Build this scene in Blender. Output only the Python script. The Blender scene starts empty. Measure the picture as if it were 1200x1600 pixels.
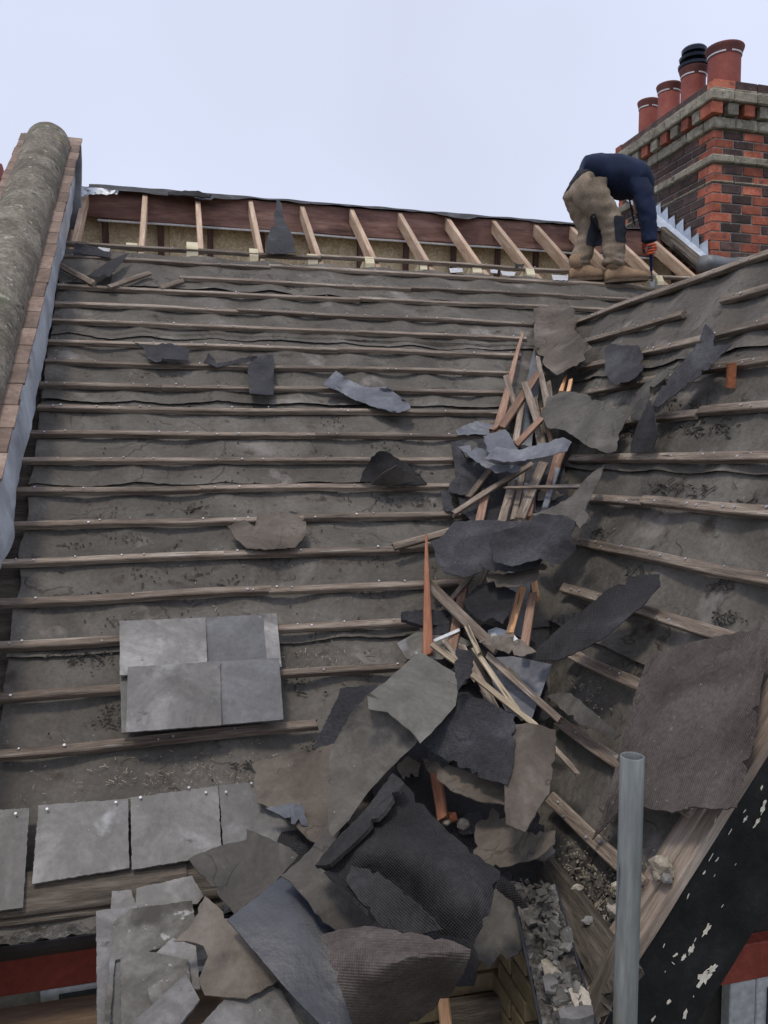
import bpy, bmesh, math, random
import numpy as np
from math import sin, cos, radians, pi, sqrt
from mathutils import Vector, Matrix, noise
from mathutils.geometry import delaunay_2d_cdt
random.seed(7)
SC = bpy.context.scene
COL = SC.collection
# ------------------------------------------------------------------ camera, sky, sun
CZ = 6.2
C = Vector((0, 0, CZ))
F = 1230.0; PITCH = radians(3.95); YAW = radians(14.3)
cam = bpy.data.cameras.new('camera'); camo = bpy.data.objects.new('camera', cam); COL.objects.link(camo)
camo.location = C; camo.rotation_euler = (pi/2 - PITCH, 0, -YAW)
cam.sensor_fit = 'VERTICAL'; cam.sensor_height = 24; cam.lens = 24*F/1600
cam.clip_start = 0.05; cam.clip_end = 3000
SC.camera = camo
world = bpy.data.worlds.new("World"); SC.world = world; world.use_nodes = True
wn = world.node_tree.nodes; wl = world.node_tree.links
SUN_EL = radians(68); SUN_AZ = radians(222)      # direction the light comes from, clockwise from +Y
sky = wn.new('ShaderNodeTexSky'); sky.sky_type = 'NISHITA'; sky.sun_disc = False
sky.sun_elevation = SUN_EL; sky.sun_rotation = SUN_AZ; sky.dust_density = 3.0
bg = wn['Background']; bg.inputs['Strength'].default_value = 0.10
mx = wn.new('ShaderNodeMix'); mx.data_type = 'RGBA'; mx.inputs['Factor'].default_value = 0.93
tc = wn.new('ShaderNodeTexCoord'); nz = wn.new('ShaderNodeTexNoise'); nz.inputs['Scale'].default_value = 1.3; nz.inputs['Detail'].default_value = 3
cr = wn.new('ShaderNodeValToRGB'); cr.color_ramp.elements[0].position = 0.46; cr.color_ramp.elements[1].position = 0.72
cr.color_ramp.elements[0].color = (8.1, 8.75, 11.0, 1); cr.color_ramp.elements[1].color = (7.1, 7.6, 9.3, 1)
wl.new(tc.outputs['Generated'], nz.inputs['Vector']); wl.new(nz.outputs['Fac'], cr.inputs['Fac'])
wl.new(sky.outputs['Color'], mx.inputs['A']); wl.new(cr.outputs['Color'], mx.inputs['B'])
wl.new(mx.outputs['Result'], bg.inputs['Color'])
sun = bpy.data.lights.new('sun', 'SUN'); sun.energy = 1.5; sun.angle = radians(10); sun.color = (1, 0.93, 0.82)
suno = bpy.data.objects.new('sun', sun); COL.objects.link(suno)
sdir = Vector((sin(SUN_AZ)*cos(SUN_EL), cos(SUN_AZ)*cos(SUN_EL), sin(SUN_EL)))
suno.rotation_euler = sdir.to_track_quat('Z', 'Y').to_euler(); suno.location = (-6, -6, 15)
SC.view_settings.view_transform = 'Standard'; SC.view_settings.look = 'None'
SC.view_settings.exposure = 0.0; SC.view_settings.gamma = 1.0; SC.view_settings.use_curve_mapping = False
SC.cycles.max_bounces = 6

# ------------------------------------------------------------------ geometry of the place
FW = Vector((sin(YAW)*cos(PITCH), cos(YAW)*cos(PITCH), -sin(PITCH)))
RT = Vector((cos(YAW), -sin(YAW), 0)); UP = RT.cross(FW)
def ray(u, v): return FW + RT*((u-600)/F) + UP*((800-v)/F)
a = radians(36.5); b = radians(53.7)
nA = Vector((0, -sin(a), cos(a))); nB = Vector((-sin(b), 0, cos(b)))
UA = Vector((0, cos(a), sin(a))); UB = Vector((cos(b), 0, sin(b)))
X = Vector((1, 0, 0)); Y = Vector((0, 1, 0)); Z = Vector((0, 0, 1))
HA = 2.3; HB = 1.573
def tpl(u, v, n, h, l):
    d = ray(u, v); q = d.dot(n)
    return (-h + l)/q if q < -1e-4 else 1e9
def A(u, v, l=0.0): return C + ray(u, v)*tpl(u, v, nA, HA, l)
def B(u, v, l=0.0): return C + ray(u, v)*tpl(u, v, nB, HB, l)
def S(u, v, l=0.0, k=0.0):
    t1 = tpl(u, v, nA, HA, l); t2 = tpl(u, v, nB, HB, l)
    if k > 0:
        h = max(k - abs(t1-t2), 0)/k
        return C + ray(u, v)*(min(t1, t2) - h*h*k*0.25)
    return C + ray(u, v)*min(t1, t2)
def D(u, v, t): return C + ray(u, v)*t
def W(u, v, y): d = ray(u, v); return C + d*(y/d.y)
def Hz(u, v, z): d = ray(u, v); return C + d*((z-CZ)/d.z)
# local frames: roof A (x, r, h) and roof B (y, r, h)
def LA(x, r, h=0.0): return C + X*x + UA*r + nA*(h - HA)
def LB(y, r, h=0.0): return C + Y*y + UB*r + nB*(h - HB)
def rA(P): return (P-C).dot(UA)
def rB(P): return (P-C).dot(UB)
RIDGE_R = 6.70; RB_TOP = 2.32; YG = 1.70; EAVE_R = 1.10
# valley: x on A as a function of r, y on B as a function of r
def valley_x_from_rA(r):
    P = LA(0, r); return -(((P-C).dot(nB)+HB)/X.dot(nB))
def valley_y_from_rB(r):
    P = LB(0, r); return -(((P-C).dot(nA)+HA)/Y.dot(nA))

# ------------------------------------------------------------------ scene tree helpers
WM = {}
def setp(o, label=None, cat=None, group=None, kind=None):
    if label: o['label'] = label
    if cat: o['category'] = cat
    if group: o['group'] = group
    if kind: o['kind'] = kind
    return o
def link(name, data, M=None, parent=None):
    o = bpy.data.objects.new(name, data); COL.objects.link(o)
    M = M if M is not None else Matrix()
    WM[o] = M.copy()
    if parent is not None:
        o.parent = parent; o.matrix_basis = WM[parent].inverted() @ M
    else: o.matrix_basis = M
    return o
def empty(name, loc, label, cat, group=None):
    o = link(name, None, Matrix.Translation(loc)); o.empty_display_size = 0.1
    return setp(o, label, cat, group)
def mesh(name, vs, fs, mat=None, smooth=False, uv=None):
    me = bpy.data.meshes.new(name); me.from_pydata([tuple(v) for v in vs], [], fs)
    if mat:
        me.materials.append(mat)
    if uv is not None:
        l = me.uv_layers.new(name='UVMap')
        for lp in me.loops: l.data[lp.index].uv = uv[lp.vertex_index]
    if smooth:
        for p in me.polygons: p.use_smooth = True
    me.update(); return me
def obj(name, vs, fs, mat, parent=None, smooth=False, uv=None, M=None):
    """vertices given in world space (or in M's local space when M is given)"""
    if M is None:
        if parent is not None: o0 = WM[parent].translation.copy()
        else:
            o0 = Vector((0, 0, 0))
            for v in vs: o0 += Vector(v)
            o0 /= len(vs)
        vs = [Vector(v)-o0 for v in vs]; M = Matrix.Translation(o0)
    return link(name, mesh(name, vs, fs, mat, smooth, uv), M, parent)
def frame(o, ex, ey, ez):
    M = Matrix.Identity(4)
    for i, e in enumerate((ex, ey, ez)):
        for j in range(3): M[j][i] = e[j]
    M.translation = o
    return M
BOXF = [(0,3,2,1),(4,5,6,7),(0,1,5,4),(1,2,6,5),(2,3,7,6),(3,0,4,7)]
def box_me(name, lx, ly, lz, mat, bev=0.0, jit=0.0):
    bm = bmesh.new(); bmesh.ops.create_cube(bm, size=1)
    for v in bm.verts: v.co = Vector((v.co.x*lx, v.co.y*ly, v.co.z*lz))
    if bev: bmesh.ops.bevel(bm, geom=list(bm.edges), offset=bev, segments=1, affect='EDGES')
    if jit:
        for v in bm.verts: v.co += Vector((random.uniform(-jit, jit), random.uniform(-jit, jit), random.uniform(-jit, jit)))
    me = bpy.data.meshes.new(name); bm.to_mesh(me); bm.free(); me.materials.append(mat); return me
def plank_me(name, L, w, t, mat, seg=0.12, warp=0.004, torn=(0, 0), taper=(1, 1)):
    """wood strip along X, centre origin; slightly warped, ends optionally splintered or tapered"""
    n = max(2, int(L/seg)); vs = []; fs = []
    sd = random.uniform(0, 100); ch = min(w, t)*0.12
    prof = [(-w/2+ch, -t/2), (w/2-ch, -t/2), (w/2, -t/2+ch), (w/2, t/2-ch), (w/2-ch, t/2), (-w/2+ch, t/2), (-w/2, t/2-ch), (-w/2, -t/2+ch)]
    for i in range(n+1):
        f = i/n; x = (f-0.5)*L
        k = taper[0]*(1-f)+taper[1]*f
        oy = warp*2*noise.noise(Vector((x*1.5, sd, 0))); oz = warp*noise.noise(Vector((x*1.5, sd, 9)))
        ww = 1+0.10*noise.noise(Vector((x*6, sd, 3)))
        for j, (py, pz) in enumerate(prof):
            dx = 0
            if i == 0 and torn[0]: dx = -random.uniform(0, torn[0])
            if i == n and torn[1]: dx = random.uniform(0, torn[1])
            vs.append((x+dx, py*k*ww+oy, pz*(0.4+0.6*k)+oz))
    for i in range(n):
        for j in range(8):
            q = (j+1) % 8
            fs.append((i*8+j, (i+1)*8+j, (i+1)*8+q, i*8+q))
    fs.append(tuple(range(0, 8))); fs.append(tuple(reversed(range(n*8, n*8+8))))
    return mesh(name, vs, fs, mat)
def plank(name, P, Q, w, t, n, mat, parent=None, **kw):
    P = Vector(P); Q = Vector(Q); e = (Q-P); L = e.length; e.normalize()
    nn = (n - e*n.dot(e)).normalized()
    M = frame((P+Q)/2, e, nn.cross(e), nn)
    return link(name, plank_me(name, L, w, t, mat, **kw), M, parent)
def tube(P, Q, r0, r1, n=24, close=True):
    P = Vector(P); Q = Vector(Q); e = (Q-P).normalized()
    s = e.orthogonal().normalized(); q = e.cross(s); vs = []; fs = []
    for (c, r) in ((P, r0), (Q, r1)):
        for i in range(n):
            an = 2*pi*i/n; vs.append(c+s*r*cos(an)+q*r*sin(an))
    for i in range(n): fs.append((i, (i+1) % n, n+(i+1) % n, n+i))
    if close: fs += [tuple(reversed(range(n))), tuple(range(n, 2*n))]
    return vs, fs
def lathe(c, prof, n=32, ax=Z):
    s = ax.orthogonal().normalized(); q = ax.cross(s); vs = []; fs = []
    for (r, z) in prof:
        for i in range(n):
            an = 2*pi*i/n; vs.append(c+s*r*cos(an)+q*r*sin(an)+ax*z)
    for k in range(len(prof)-1):
        for i in range(n):
            fs.append((k*n+i, k*n+(i+1) % n, (k+1)*n+(i+1) % n, (k+1)*n+i))
    return vs, fs
def merge(lst):
    V = []; Fc = []
    for vs, fs in lst:
        o = len(V); V += list(vs); Fc += [tuple(i+o for i in f) for f in fs]
    return V, Fc
def fbm(p, o=4): return noise.fractal(p, 0.9, 2.1, o)

# ------------------------------------------------------------------ materials
def mat(name, cols, scale=6, rough=0.85, bump=0.3, bscale=40, stretch=(1, 1, 1), coord='Object', spots=None, rnd=0.0, metal=0.0, weave=None, crack=0, det=6, grain=0.25, spec=0.3, dist=0.0, rand_off=True):
    m = bpy.data.materials.new(name); m.use_nodes = True
    N = m.node_tree.nodes; L = m.node_tree.links; bs = N['Principled BSDF']
    bs.inputs['Roughness'].default_value = rough; bs.inputs['Metallic'].default_value = metal
    bs.inputs['Specular IOR Level'].default_value = spec
    tc = N.new('ShaderNodeTexCoord'); mp = N.new('ShaderNodeMapping'); mp.inputs['Scale'].default_value = stretch
    L.new(tc.outputs[coord], mp.inputs['Vector'])
    oi = N.new('ShaderNodeObjectInfo')
    if rand_off:
        mu = N.new('ShaderNodeMath'); mu.operation = 'MULTIPLY'; mu.inputs[1].default_value = 37.0
        L.new(oi.outputs['Random'], mu.inputs[0]); L.new(mu.outputs[0], mp.inputs['Location'])
    n1 = N.new('ShaderNodeTexNoise'); n1.inputs['Scale'].default_value = scale; n1.inputs['Detail'].default_value = det
    n1.inputs['Roughness'].default_value = 0.62; n1.inputs['Distortion'].default_value = dist
    L.new(mp.outputs[0], n1.inputs['Vector'])
    rp = N.new('ShaderNodeValToRGB'); e = rp.color_ramp.elements
    k = len(cols)
    for i in range(k-2): e.new(0.5)
    for i, c in enumerate(cols):
        e[i].position = 0.32+0.38*i/(k-1); e[i].color = (*c, 1)
    L.new(n1.outputs['Fac'], rp.inputs['Fac'])
    col = rp.outputs['Color']
    n2 = N.new('ShaderNodeTexNoise'); n2.inputs['Scale'].default_value = bscale; n2.inputs['Detail'].default_value = 8; n2.inputs['Roughness'].default_value = 0.65
    L.new(mp.outputs[0], n2.inputs['Vector'])
    if grain:
        mr = N.new('ShaderNodeMapRange'); mr.inputs['From Min'].default_value = 0.3; mr.inputs['From Max'].default_value = 0.7
        mr.inputs['To Min'].default_value = 1-grain; mr.inputs['To Max'].default_value = 1+grain
        L.new(n2.outputs['Fac'], mr.inputs['Value'])
        vm = N.new('ShaderNodeVectorMath'); vm.operation = 'SCALE'; L.new(col, vm.inputs[0]); L.new(mr.outputs[0], vm.inputs['Scale']); col = vm.outputs[0]
    if spots:
        for (sc_, th, soft, scol) in spots:
            n3 = N.new('ShaderNodeTexNoise'); n3.inputs['Scale'].default_value = sc_; n3.inputs['Detail'].default_value = 5
            n3.inputs['Roughness'].default_value = 0.6
            mo = N.new('ShaderNodeVectorMath'); mo.operation = 'ADD'; mo.inputs[1].default_value = (sc_*1.7, 3.1, th*20)
            L.new(mp.outputs[0], mo.inputs[0]); L.new(mo.outputs[0], n3.inputs['Vector'])
            r3 = N.new('ShaderNodeMapRange'); r3.inputs['From Min'].default_value = th; r3.inputs['From Max'].default_value = th+soft
            L.new(n3.outputs['Fac'], r3.inputs['Value'])
            mm = N.new('ShaderNodeMix'); mm.data_type = 'RGBA'; mm.inputs['B'].default_value = (*scol, 1)
            L.new(r3.outputs[0], mm.inputs['Factor']); L.new(col, mm.inputs['A']); col = mm.outputs['Result']
    ckf = None
    if crack:
        n4 = N.new('ShaderNodeTexNoise'); n4.inputs['Scale'].default_value = crack; n4.inputs['Detail'].default_value = 4; n4.inputs['Distortion'].default_value = .6
        n5 = N.new('ShaderNodeTexNoise'); n5.inputs['Scale'].default_value = crack*1.3; n5.inputs['Detail'].default_value = 2
        mo = N.new('ShaderNodeVectorMath'); mo.operation = 'ADD'; mo.inputs[1].default_value = (7.7, 1.3, 4.1)
        L.new(mp.outputs[0], mo.inputs[0]); L.new(mo.outputs[0], n4.inputs['Vector']); L.new(mp.outputs[0], n5.inputs['Vector'])
        sb = N.new('ShaderNodeMath'); sb.operation = 'SUBTRACT'; sb.inputs[1].default_value = .5; L.new(n4.outputs['Fac'], sb.inputs[0])
        ab = N.new('ShaderNodeMath'); ab.operation = 'ABSOLUTE'; L.new(sb.outputs[0], ab.inputs[0])
        c1 = N.new('ShaderNodeMapRange'); c1.inputs['From Min'].default_value = 0.002; c1.inputs['From Max'].default_value = .012; c1.inputs['To Min'].default_value = 1; c1.inputs['To Max'].default_value = 0
        L.new(ab.outputs[0], c1.inputs['Value'])
        c2 = N.new('ShaderNodeMapRange'); c2.inputs['From Min'].default_value = .50; c2.inputs['From Max'].default_value = .58; L.new(n5.outputs['Fac'], c2.inputs['Value'])
        cm = N.new('ShaderNodeMath'); cm.operation = 'MULTIPLY'; L.new(c1.outputs[0], cm.inputs[0]); L.new(c2.outputs[0], cm.inputs[1]); ckf = cm.outputs[0]
        mm = N.new('ShaderNodeMix'); mm.data_type = 'RGBA'; mm.inputs['B'].default_value = tuple(c*.55 for c in cols[0])+(1,)
        c3 = N.new('ShaderNodeMath'); c3.operation = 'MULTIPLY'; c3.inputs[1].default_value = .5; L.new(ckf, c3.inputs[0])
        L.new(c3.outputs[0], mm.inputs['Factor']); L.new(col, mm.inputs['A']); col = mm.outputs['Result']
    if rnd:
        mr = N.new('ShaderNodeMapRange'); mr.inputs['To Min'].default_value = 1-rnd; mr.inputs['To Max'].default_value = 1+rnd
        L.new(oi.outputs['Random'], mr.inputs['Value'])
        vm = N.new('ShaderNodeVectorMath'); vm.operation = 'SCALE'; L.new(col, vm.inputs[0]); L.new(mr.outputs[0], vm.inputs['Scale']); col = vm.outputs[0]
    L.new(col, bs.inputs['Base Color'])
    rr = N.new('ShaderNodeMapRange'); rr.inputs['From Min'].default_value = 0.3; rr.inputs['From Max'].default_value = 0.7
    rr.inputs['To Min'].default_value = max(0.05, rough-0.15); rr.inputs['To Max'].default_value = min(1, rough+0.12)
    L.new(n1.outputs['Fac'], rr.inputs['Value']); L.new(rr.outputs[0], bs.inputs['Roughness'])
    bp = N.new('ShaderNodeBump'); bp.inputs['Strength'].default_value = bump; bp.inputs['Distance'].default_value = 0.01
    hgt = n2.outputs['Fac']
    if weave:
        uvn = N.new('ShaderNodeUVMap'); last = None
        for dr in ('X', 'Y'):
            wv = N.new('ShaderNodeTexWave'); wv.bands_direction = dr; wv.inputs['Scale'].default_value = weave; wv.inputs['Distortion'].default_value = 1.0
            wv.inputs['Detail'].default_value = 2; wv.inputs['Detail Scale'].default_value = 0.5
            L.new(uvn.outputs[0], wv.inputs['Vector'])
            if last is None: last = wv.outputs['Fac']
            else:
                ad = N.new('ShaderNodeMath'); ad.operation = 'ADD'; L.new(last, ad.inputs[0]); L.new(wv.outputs['Fac'], ad.inputs[1]); last = ad.outputs[0]
        ad = N.new('ShaderNodeMath'); ad.operation = 'ADD'; L.new(last, ad.inputs[0]); L.new(n2.outputs['Fac'], ad.inputs[1]); hgt = ad.outputs[0]
        bp.inputs['Distance'].default_value = 0.0022
    if ckf is not None:
        wr = N.new('ShaderNodeTexNoise'); wr.inputs['Scale'].default_value = crack*3; wr.inputs['Detail'].default_value = 3; wr.inputs['Distortion'].default_value = 1.2
        L.new(mp.outputs[0], wr.inputs['Vector'])
        m3 = N.new('ShaderNodeMath'); m3.operation = 'MULTIPLY_ADD'; m3.inputs[1].default_value = 2.2 if not weave else 5.0; L.new(wr.outputs['Fac'], m3.inputs[0]); L.new(hgt, m3.inputs[2])
        m4 = N.new('ShaderNodeMath'); m4.operation = 'MULTIPLY_ADD'; m4.inputs[1].default_value = -1.0; L.new(ckf, m4.inputs[0]); L.new(m3.outputs[0], m4.inputs[2]); hgt = m4.outputs[0]
    L.new(hgt, bp.inputs['Height']); L.new(bp.outputs[0], bs.inputs['Normal'])
    return m
M_ = {}
M_['underlay'] = mat('weathered_underlay_felt', [(.070, .061, .050), (.112, .100, .084), (.17, .155, .133)], 2.6, .9, .6, 60, crack=3.2, grain=.18, dist=.6,
                     spots=[(9, .60, .10, (.062, .050, .04)), (3.3, .60, .12, (.24, .215, .19)), (45, .68, .05, (.22, .21, .19))])
M_['felt_brown'] = mat('brown_felt', [(.07, .055, .042), (.125, .102, .080), (.19, .162, .134)], 4, .88, .35, 50, crack=5, grain=.15, rnd=.18, dist=.8,
                       spots=[(7, .62, .12, (.08, .07, .06)), (60, .70, .04, (.28, .26, .24))])
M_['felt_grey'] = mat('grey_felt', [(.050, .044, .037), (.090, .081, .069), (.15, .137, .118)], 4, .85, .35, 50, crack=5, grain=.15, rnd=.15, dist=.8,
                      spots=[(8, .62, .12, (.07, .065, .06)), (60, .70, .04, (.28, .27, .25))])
M_['felt_olive_lit'] = mat('lit_olive_felt', [(.08, .073, .061), (.13, .122, .104), (.19, .18, .155)], 4, .75, .35, 50, crack=4, grain=.15, dist=.8, spots=[(7, .6, .12, (.09, .082, .066)), (60, .70, .04, (.3, .29, .26))])
M_['felt_dark'] = mat('dark_bitumen_felt', [(.028, .027, .029), (.052, .050, .053), (.095, .093, .098)], 6, .8, .9, 90, crack=5, grain=.35, rnd=.2, dist=.5,
                      spots=[(70, .68, .05, (.16, .16, .17))], weave=75)
M_['felt_black'] = mat('black_woven_felt', [(.013, .012, .012), (.026, .024, .024), (.05, .047, .047)], 5, .72, .5, 80, crack=5, grain=.3, dist=.5,
                       spots=[(80, .72, .04, (.14, .13, .13))], weave=62)
M_['felt_woven'] = mat('brown_woven_felt', [(.05, .039, .035), (.085, .068, .060), (.13, .108, .096)], 5, .82, .5, 80, crack=5, grain=.3, dist=.5,
                       spots=[(55, .66, .06, (.22, .19, .17)), (6, .62, .14, (.04, .035, .034))], weave=62)
M_['felt_blue'] = mat('blue_grey_felt', [(.07, .073, .085), (.12, .124, .137), (.215, .218, .228)], 4, .6, .3, 40, crack=5, grain=.15, rnd=.1, dist=.8,
                      spots=[(6, .60, .1, (.09, .085, .08))])
M_['sheet_blue'] = mat('smooth_blue_black_sheet', [(.014, .016, .023), (.026, .029, .040), (.055, .06, .074)], 3, .42, .12, 30, grain=.1, dist=1.0, spec=.5,
                       spots=[(5, .60, .1, (.10, .095, .085)), (50, .70, .04, (.2, .2, .2))])
M_['slate'] = mat('grey_slate', [(.085, .078, .068), (.16, .15, .137), (.28, .268, .25)], 5, .6, .4, 45, grain=.2, rnd=.22, dist=1.0, spec=.5,
                  spots=[(3, .54, .14, (.105, .098, .085)), (4, .62, .12, (.36, .36, .36)), (14, .64, .08, (.09, .083, .07)), (90, .70, .04, (.42, .42, .40))])
M_['slate_dark'] = mat('dark_slate', [(.075, .073, .07), (.11, .108, .106), (.16, .158, .156)], 5, .6, .4, 45, grain=.2, rnd=.1, dist=1.0, spec=.5, spots=[(5, .6, .1, (.085, .078, .066)), (60, .70, .04, (.3, .3, .29))])
M_['slate_dirty'] = mat('dirty_slate', [(.075, .068, .056), (.135, .125, .108), (.21, .20, .178)], 7, .75, .7, 40, stretch=(1, 1, 1), grain=.2, rnd=.15, dist=1.2,
                        spots=[(26, .62, .05, (.38, .37, .34)), (5, .54, .12, (.065, .058, .048)), (3, .62, .1, (.25, .25, .25))])
M_['batten'] = mat('weathered_batten_timber', [(.10, .076, .057), (.215, .168, .128), (.38, .32, .255)], 5, .85, .8, 30, stretch=(.5, 6, 6), grain=.35, rnd=.3,
                   spots=[(9, .60, .1, (.07, .055, .045)), (6, .64, .08, (.36, .33, .29))])
M_['batten_brown'] = mat('brown_batten_timber', [(.15, .085, .055), (.26, .155, .105), (.37, .25, .185)], 5, .85, .6, 30, stretch=(.5, 6, 6), grain=.25, rnd=.2,
                         spots=[(8, .64, .08, (.09, .065, .05))])
M_['batten_red'] = mat('red_brown_split_timber', [(.16, .06, .032), (.27, .11, .06), (.36, .17, .10)], 5, .8, .6, 30, stretch=(.5, 7, 7), grain=.3)
M_['batten_pale'] = mat('pale_dry_timber', [(.26, .20, .135), (.42, .34, .23), (.56, .47, .34)], 6, .85, .6, 30, stretch=(.5, 6, 6), grain=.25,
                        spots=[(8, .58, .08, (.12, .095, .075))])
M_['batten_orange'] = mat('fresh_split_timber', [(.45, .22, .10), (.66, .36, .18), (.78, .50, .30)], 6, .8, .5, 30, stretch=(.5, 6, 6), grain=.2,
                          spots=[(8, .60, .08, (.16, .08, .05))])
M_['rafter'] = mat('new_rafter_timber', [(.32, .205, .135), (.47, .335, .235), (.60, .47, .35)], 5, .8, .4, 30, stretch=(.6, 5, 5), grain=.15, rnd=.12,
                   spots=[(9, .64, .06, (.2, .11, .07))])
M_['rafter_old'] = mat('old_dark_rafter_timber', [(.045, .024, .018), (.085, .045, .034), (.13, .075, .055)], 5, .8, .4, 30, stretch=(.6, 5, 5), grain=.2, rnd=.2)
M_['pine'] = mat('fresh_pine', [(.55, .47, .28), (.68, .60, .40), (.76, .69, .50)], 7, .7, .25, 30, stretch=(1, 4, 4), grain=.08, spots=[(14, .68, .04, (.32, .22, .12))])
M_['ridge_board'] = mat('red_stained_ridge_board', [(.10, .052, .042), (.20, .105, .082), (.32, .195, .16)], 3, .75, .35, 30, stretch=(.5, 3, 3), grain=.2, dist=.6,
                        spots=[(3, .56, .12, (.08, .045, .038))])
M_['osb'] = mat('strand_board', [(.48, .37, .22), (.63, .51, .33), (.74, .63, .45)], 16, .8, .2, 50, stretch=(1, 2.2, 1), grain=.3, dist=2.0,
                spots=[(3, .6, .1, (.38, .28, .16))])
M_['lead'] = mat('lead_sheet', [(.40, .42, .45), (.55, .58, .61), (.72, .75, .79)], 3, .5, .3, 25, grain=.1, dist=1.0, metal=.25,
                 spots=[(5, .62, .1, (.22, .22, .21)), (9, .66, .06, (.62, .65, .70))])
M_['lead_new'] = mat('bright_new_lead', [(.38, .42, .48), (.52, .57, .64), (.68, .73, .80)], 5, .45, .2, 25, grain=.08, metal=.2)
M_['lead_dark'] = mat('dull_lead', [(.10, .105, .11), (.16, .165, .17), (.24, .245, .25)], 5, .5, .3, 25, grain=.1, metal=.2)
M_['coping'] = mat('lichened_concrete', [(.095, .08, .056), (.175, .152, .115), (.28, .25, .20)], 5, .95, 1.0, 45, grain=.45, dist=.8,
                   spots=[(4, .58, .12, (.11, .115, .07)), (22, .62, .06, (.40, .385, .32)), (12, .63, .05, (.07, .06, .045)), (3, .70, .05, (.30, .22, .06))])
M_['creasing'] = mat('clay_creasing_tile', [(.16, .112, .085), (.235, .168, .13), (.33, .25, .20)], 6, .9, .5, 40, grain=.25, rnd=.25, spots=[(8, .63, .08, (.17, .14, .11))])
M_['mortar'] = mat('mortar', [(.20, .18, .155), (.28, .26, .225), (.36, .34, .30)], 12, .95, .7, 60, grain=.2)
M_['brick_red'] = mat('orange_red_brick', [(.28, .078, .046), (.42, .125, .073), (.52, .20, .125)], 9, .88, .5, 60, grain=.3, rnd=.3, spots=[(7, .58, .1, (.17, .075, .06)), (16, .66, .06, (.34, .24, .19))])
M_['brick_dark'] = mat('dark_purple_brick', [(.040, .028, .026), (.080, .050, .044), (.15, .085, .07)], 9, .88, .5, 60, grain=.3, rnd=.35, spots=[(7, .62, .08, (.16, .11, .09)), (16, .66, .06, (.20, .17, .15))])
M_['stone_trim'] = mat('lichened_stone_moulding', [(.17, .15, .11), (.29, .26, .20), (.40, .37, .28)], 9, .95, .9, 50, grain=.3, rnd=.2, dist=.8,
                       spots=[(7, .60, .08, (.09, .085, .065)), (5, .66, .06, (.46, .42, .26))])
M_['brick_buff'] = mat('buff_brick', [(.14, .105, .055), (.20, .15, .085), (.27, .21, .125)], 9, .85, .3, 60, grain=.15, rnd=.12)
M_['pot'] = mat('terracotta_pot', [(.24, .065, .05), (.33, .095, .072), (.40, .14, .105)], 5, .75, .2, 50, grain=.1, rnd=.1, spots=[(5, .66, .08, (.26, .09, .075))])
M_['pot_rim'] = mat('sooty_terracotta', [(.10, .04, .035), (.16, .06, .05), (.22, .08, .07)], 5, .8, .3, 50, grain=.15)
M_['white_wire'] = mat('white_band', [(.6, .6, .6), (.75, .75, .75)], 5, .6, .1, 50)
M_['cowl'] = mat('dark_metal_cowl', [(.018, .022, .032), (.035, .042, .06)], 5, .4, .1, 50, metal=.5)
M_['galv'] = mat('galvanised_steel', [(.12, .13, .125), (.215, .23, .22), (.36, .37, .355)], 9, .5, .2, 60, stretch=(1, 1, .12), grain=.25, metal=.35, spots=[(30, .66, .04, (.12, .14, .15)), (18, .70, .04, (.5, .54, .55))])
M_['black_paint'] = mat('peeling_black_paint', [(.006, .006, .007), (.012, .012, .014), (.022, .022, .024)], 7, .34, .5, 22, stretch=(1, 1, 1), grain=.2, spec=.35, rand_off=False,
                        spots=[(14, .775, .015, (.35, .34, .32))])
M_['undercoat'] = mat('cream_undercoat', [(.55, .50, .40), (.68, .64, .55)], 12, .8, .3, 40)
M_['old_timber'] = mat('rotten_timber', [(.06, .05, .038), (.11, .09, .07), (.20, .165, .13)], 6, .95, 1.0, 30, stretch=(.6, 5, 5), grain=.3, spots=[(9, .62, .08, (.035, .03, .025))])
M_['plank_clean'] = mat('scraped_timber', [(.19, .145, .11), (.28, .22, .17), (.40, .33, .27)], 6, .85, .6, 30, stretch=(.5, 6, 6), grain=.25, spots=[(9, .66, .06, (.1, .075, .06))])
M_['soil'] = mat('damp_soil', [(.04, .034, .028), (.075, .065, .055), (.13, .115, .10)], 20, .98, 1.0, 80, grain=.4, spots=[(30, .64, .05, (.25, .24, .22))])
M_['dark'] = mat('dark_backing', [(.018, .015, .012), (.035, .03, .025)], 8, .95, .3, 40)  # near-black backing tone, standing in for shade in the loft and roof hole
M_['silt'] = mat('grey_gutter_silt', [(.045, .04, .033), (.11, .10, .088), (.24, .225, .205)], 22, .98, 1.0, 90, grain=.5, spots=[(12, .6, .05, (.05, .045, .035))])
M_['red_paint'] = mat('oxide_red_paint', [(.15, .028, .016), (.20, .038, .022), (.25, .055, .032)], 5, .7, .3, 40, grain=.15, spots=[(6, .68, .06, (.10, .03, .02))])
M_['board'] = mat('scaffold_board_timber', [(.13, .085, .055), (.19, .13, .088), (.26, .19, .135)], 3, .8, .3, 30, stretch=(.6, 4, 4), grain=.2, spots=[(7, .64, .08, (.12, .075, .05))])
M_['frame_white'] = mat('grey_white_window_frame', [(.36, .36, .34), (.46, .46, .44)], 5, .6, .1, 40)
M_['glass'] = mat('window_glass', [(.02, .025, .03), (.035, .04, .045)], 2, .12, .02, 10, spec=.6)
M_['rubble'] = mat('broken_mortar', [(.26, .22, .16), (.38, .33, .26), (.50, .46, .38)], 14, .95, .9, 60, grain=.3, rnd=.25)
M_['straw'] = mat('wood_splinters', [(.25, .2, .14), (.45, .4, .3)], 20, .9, .3, 40)
M_['nail'] = mat('bare_nail_heads', [(.3, .3, .3), (.6, .6, .6)], 20, .4, .1, 40, metal=.3)
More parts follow.
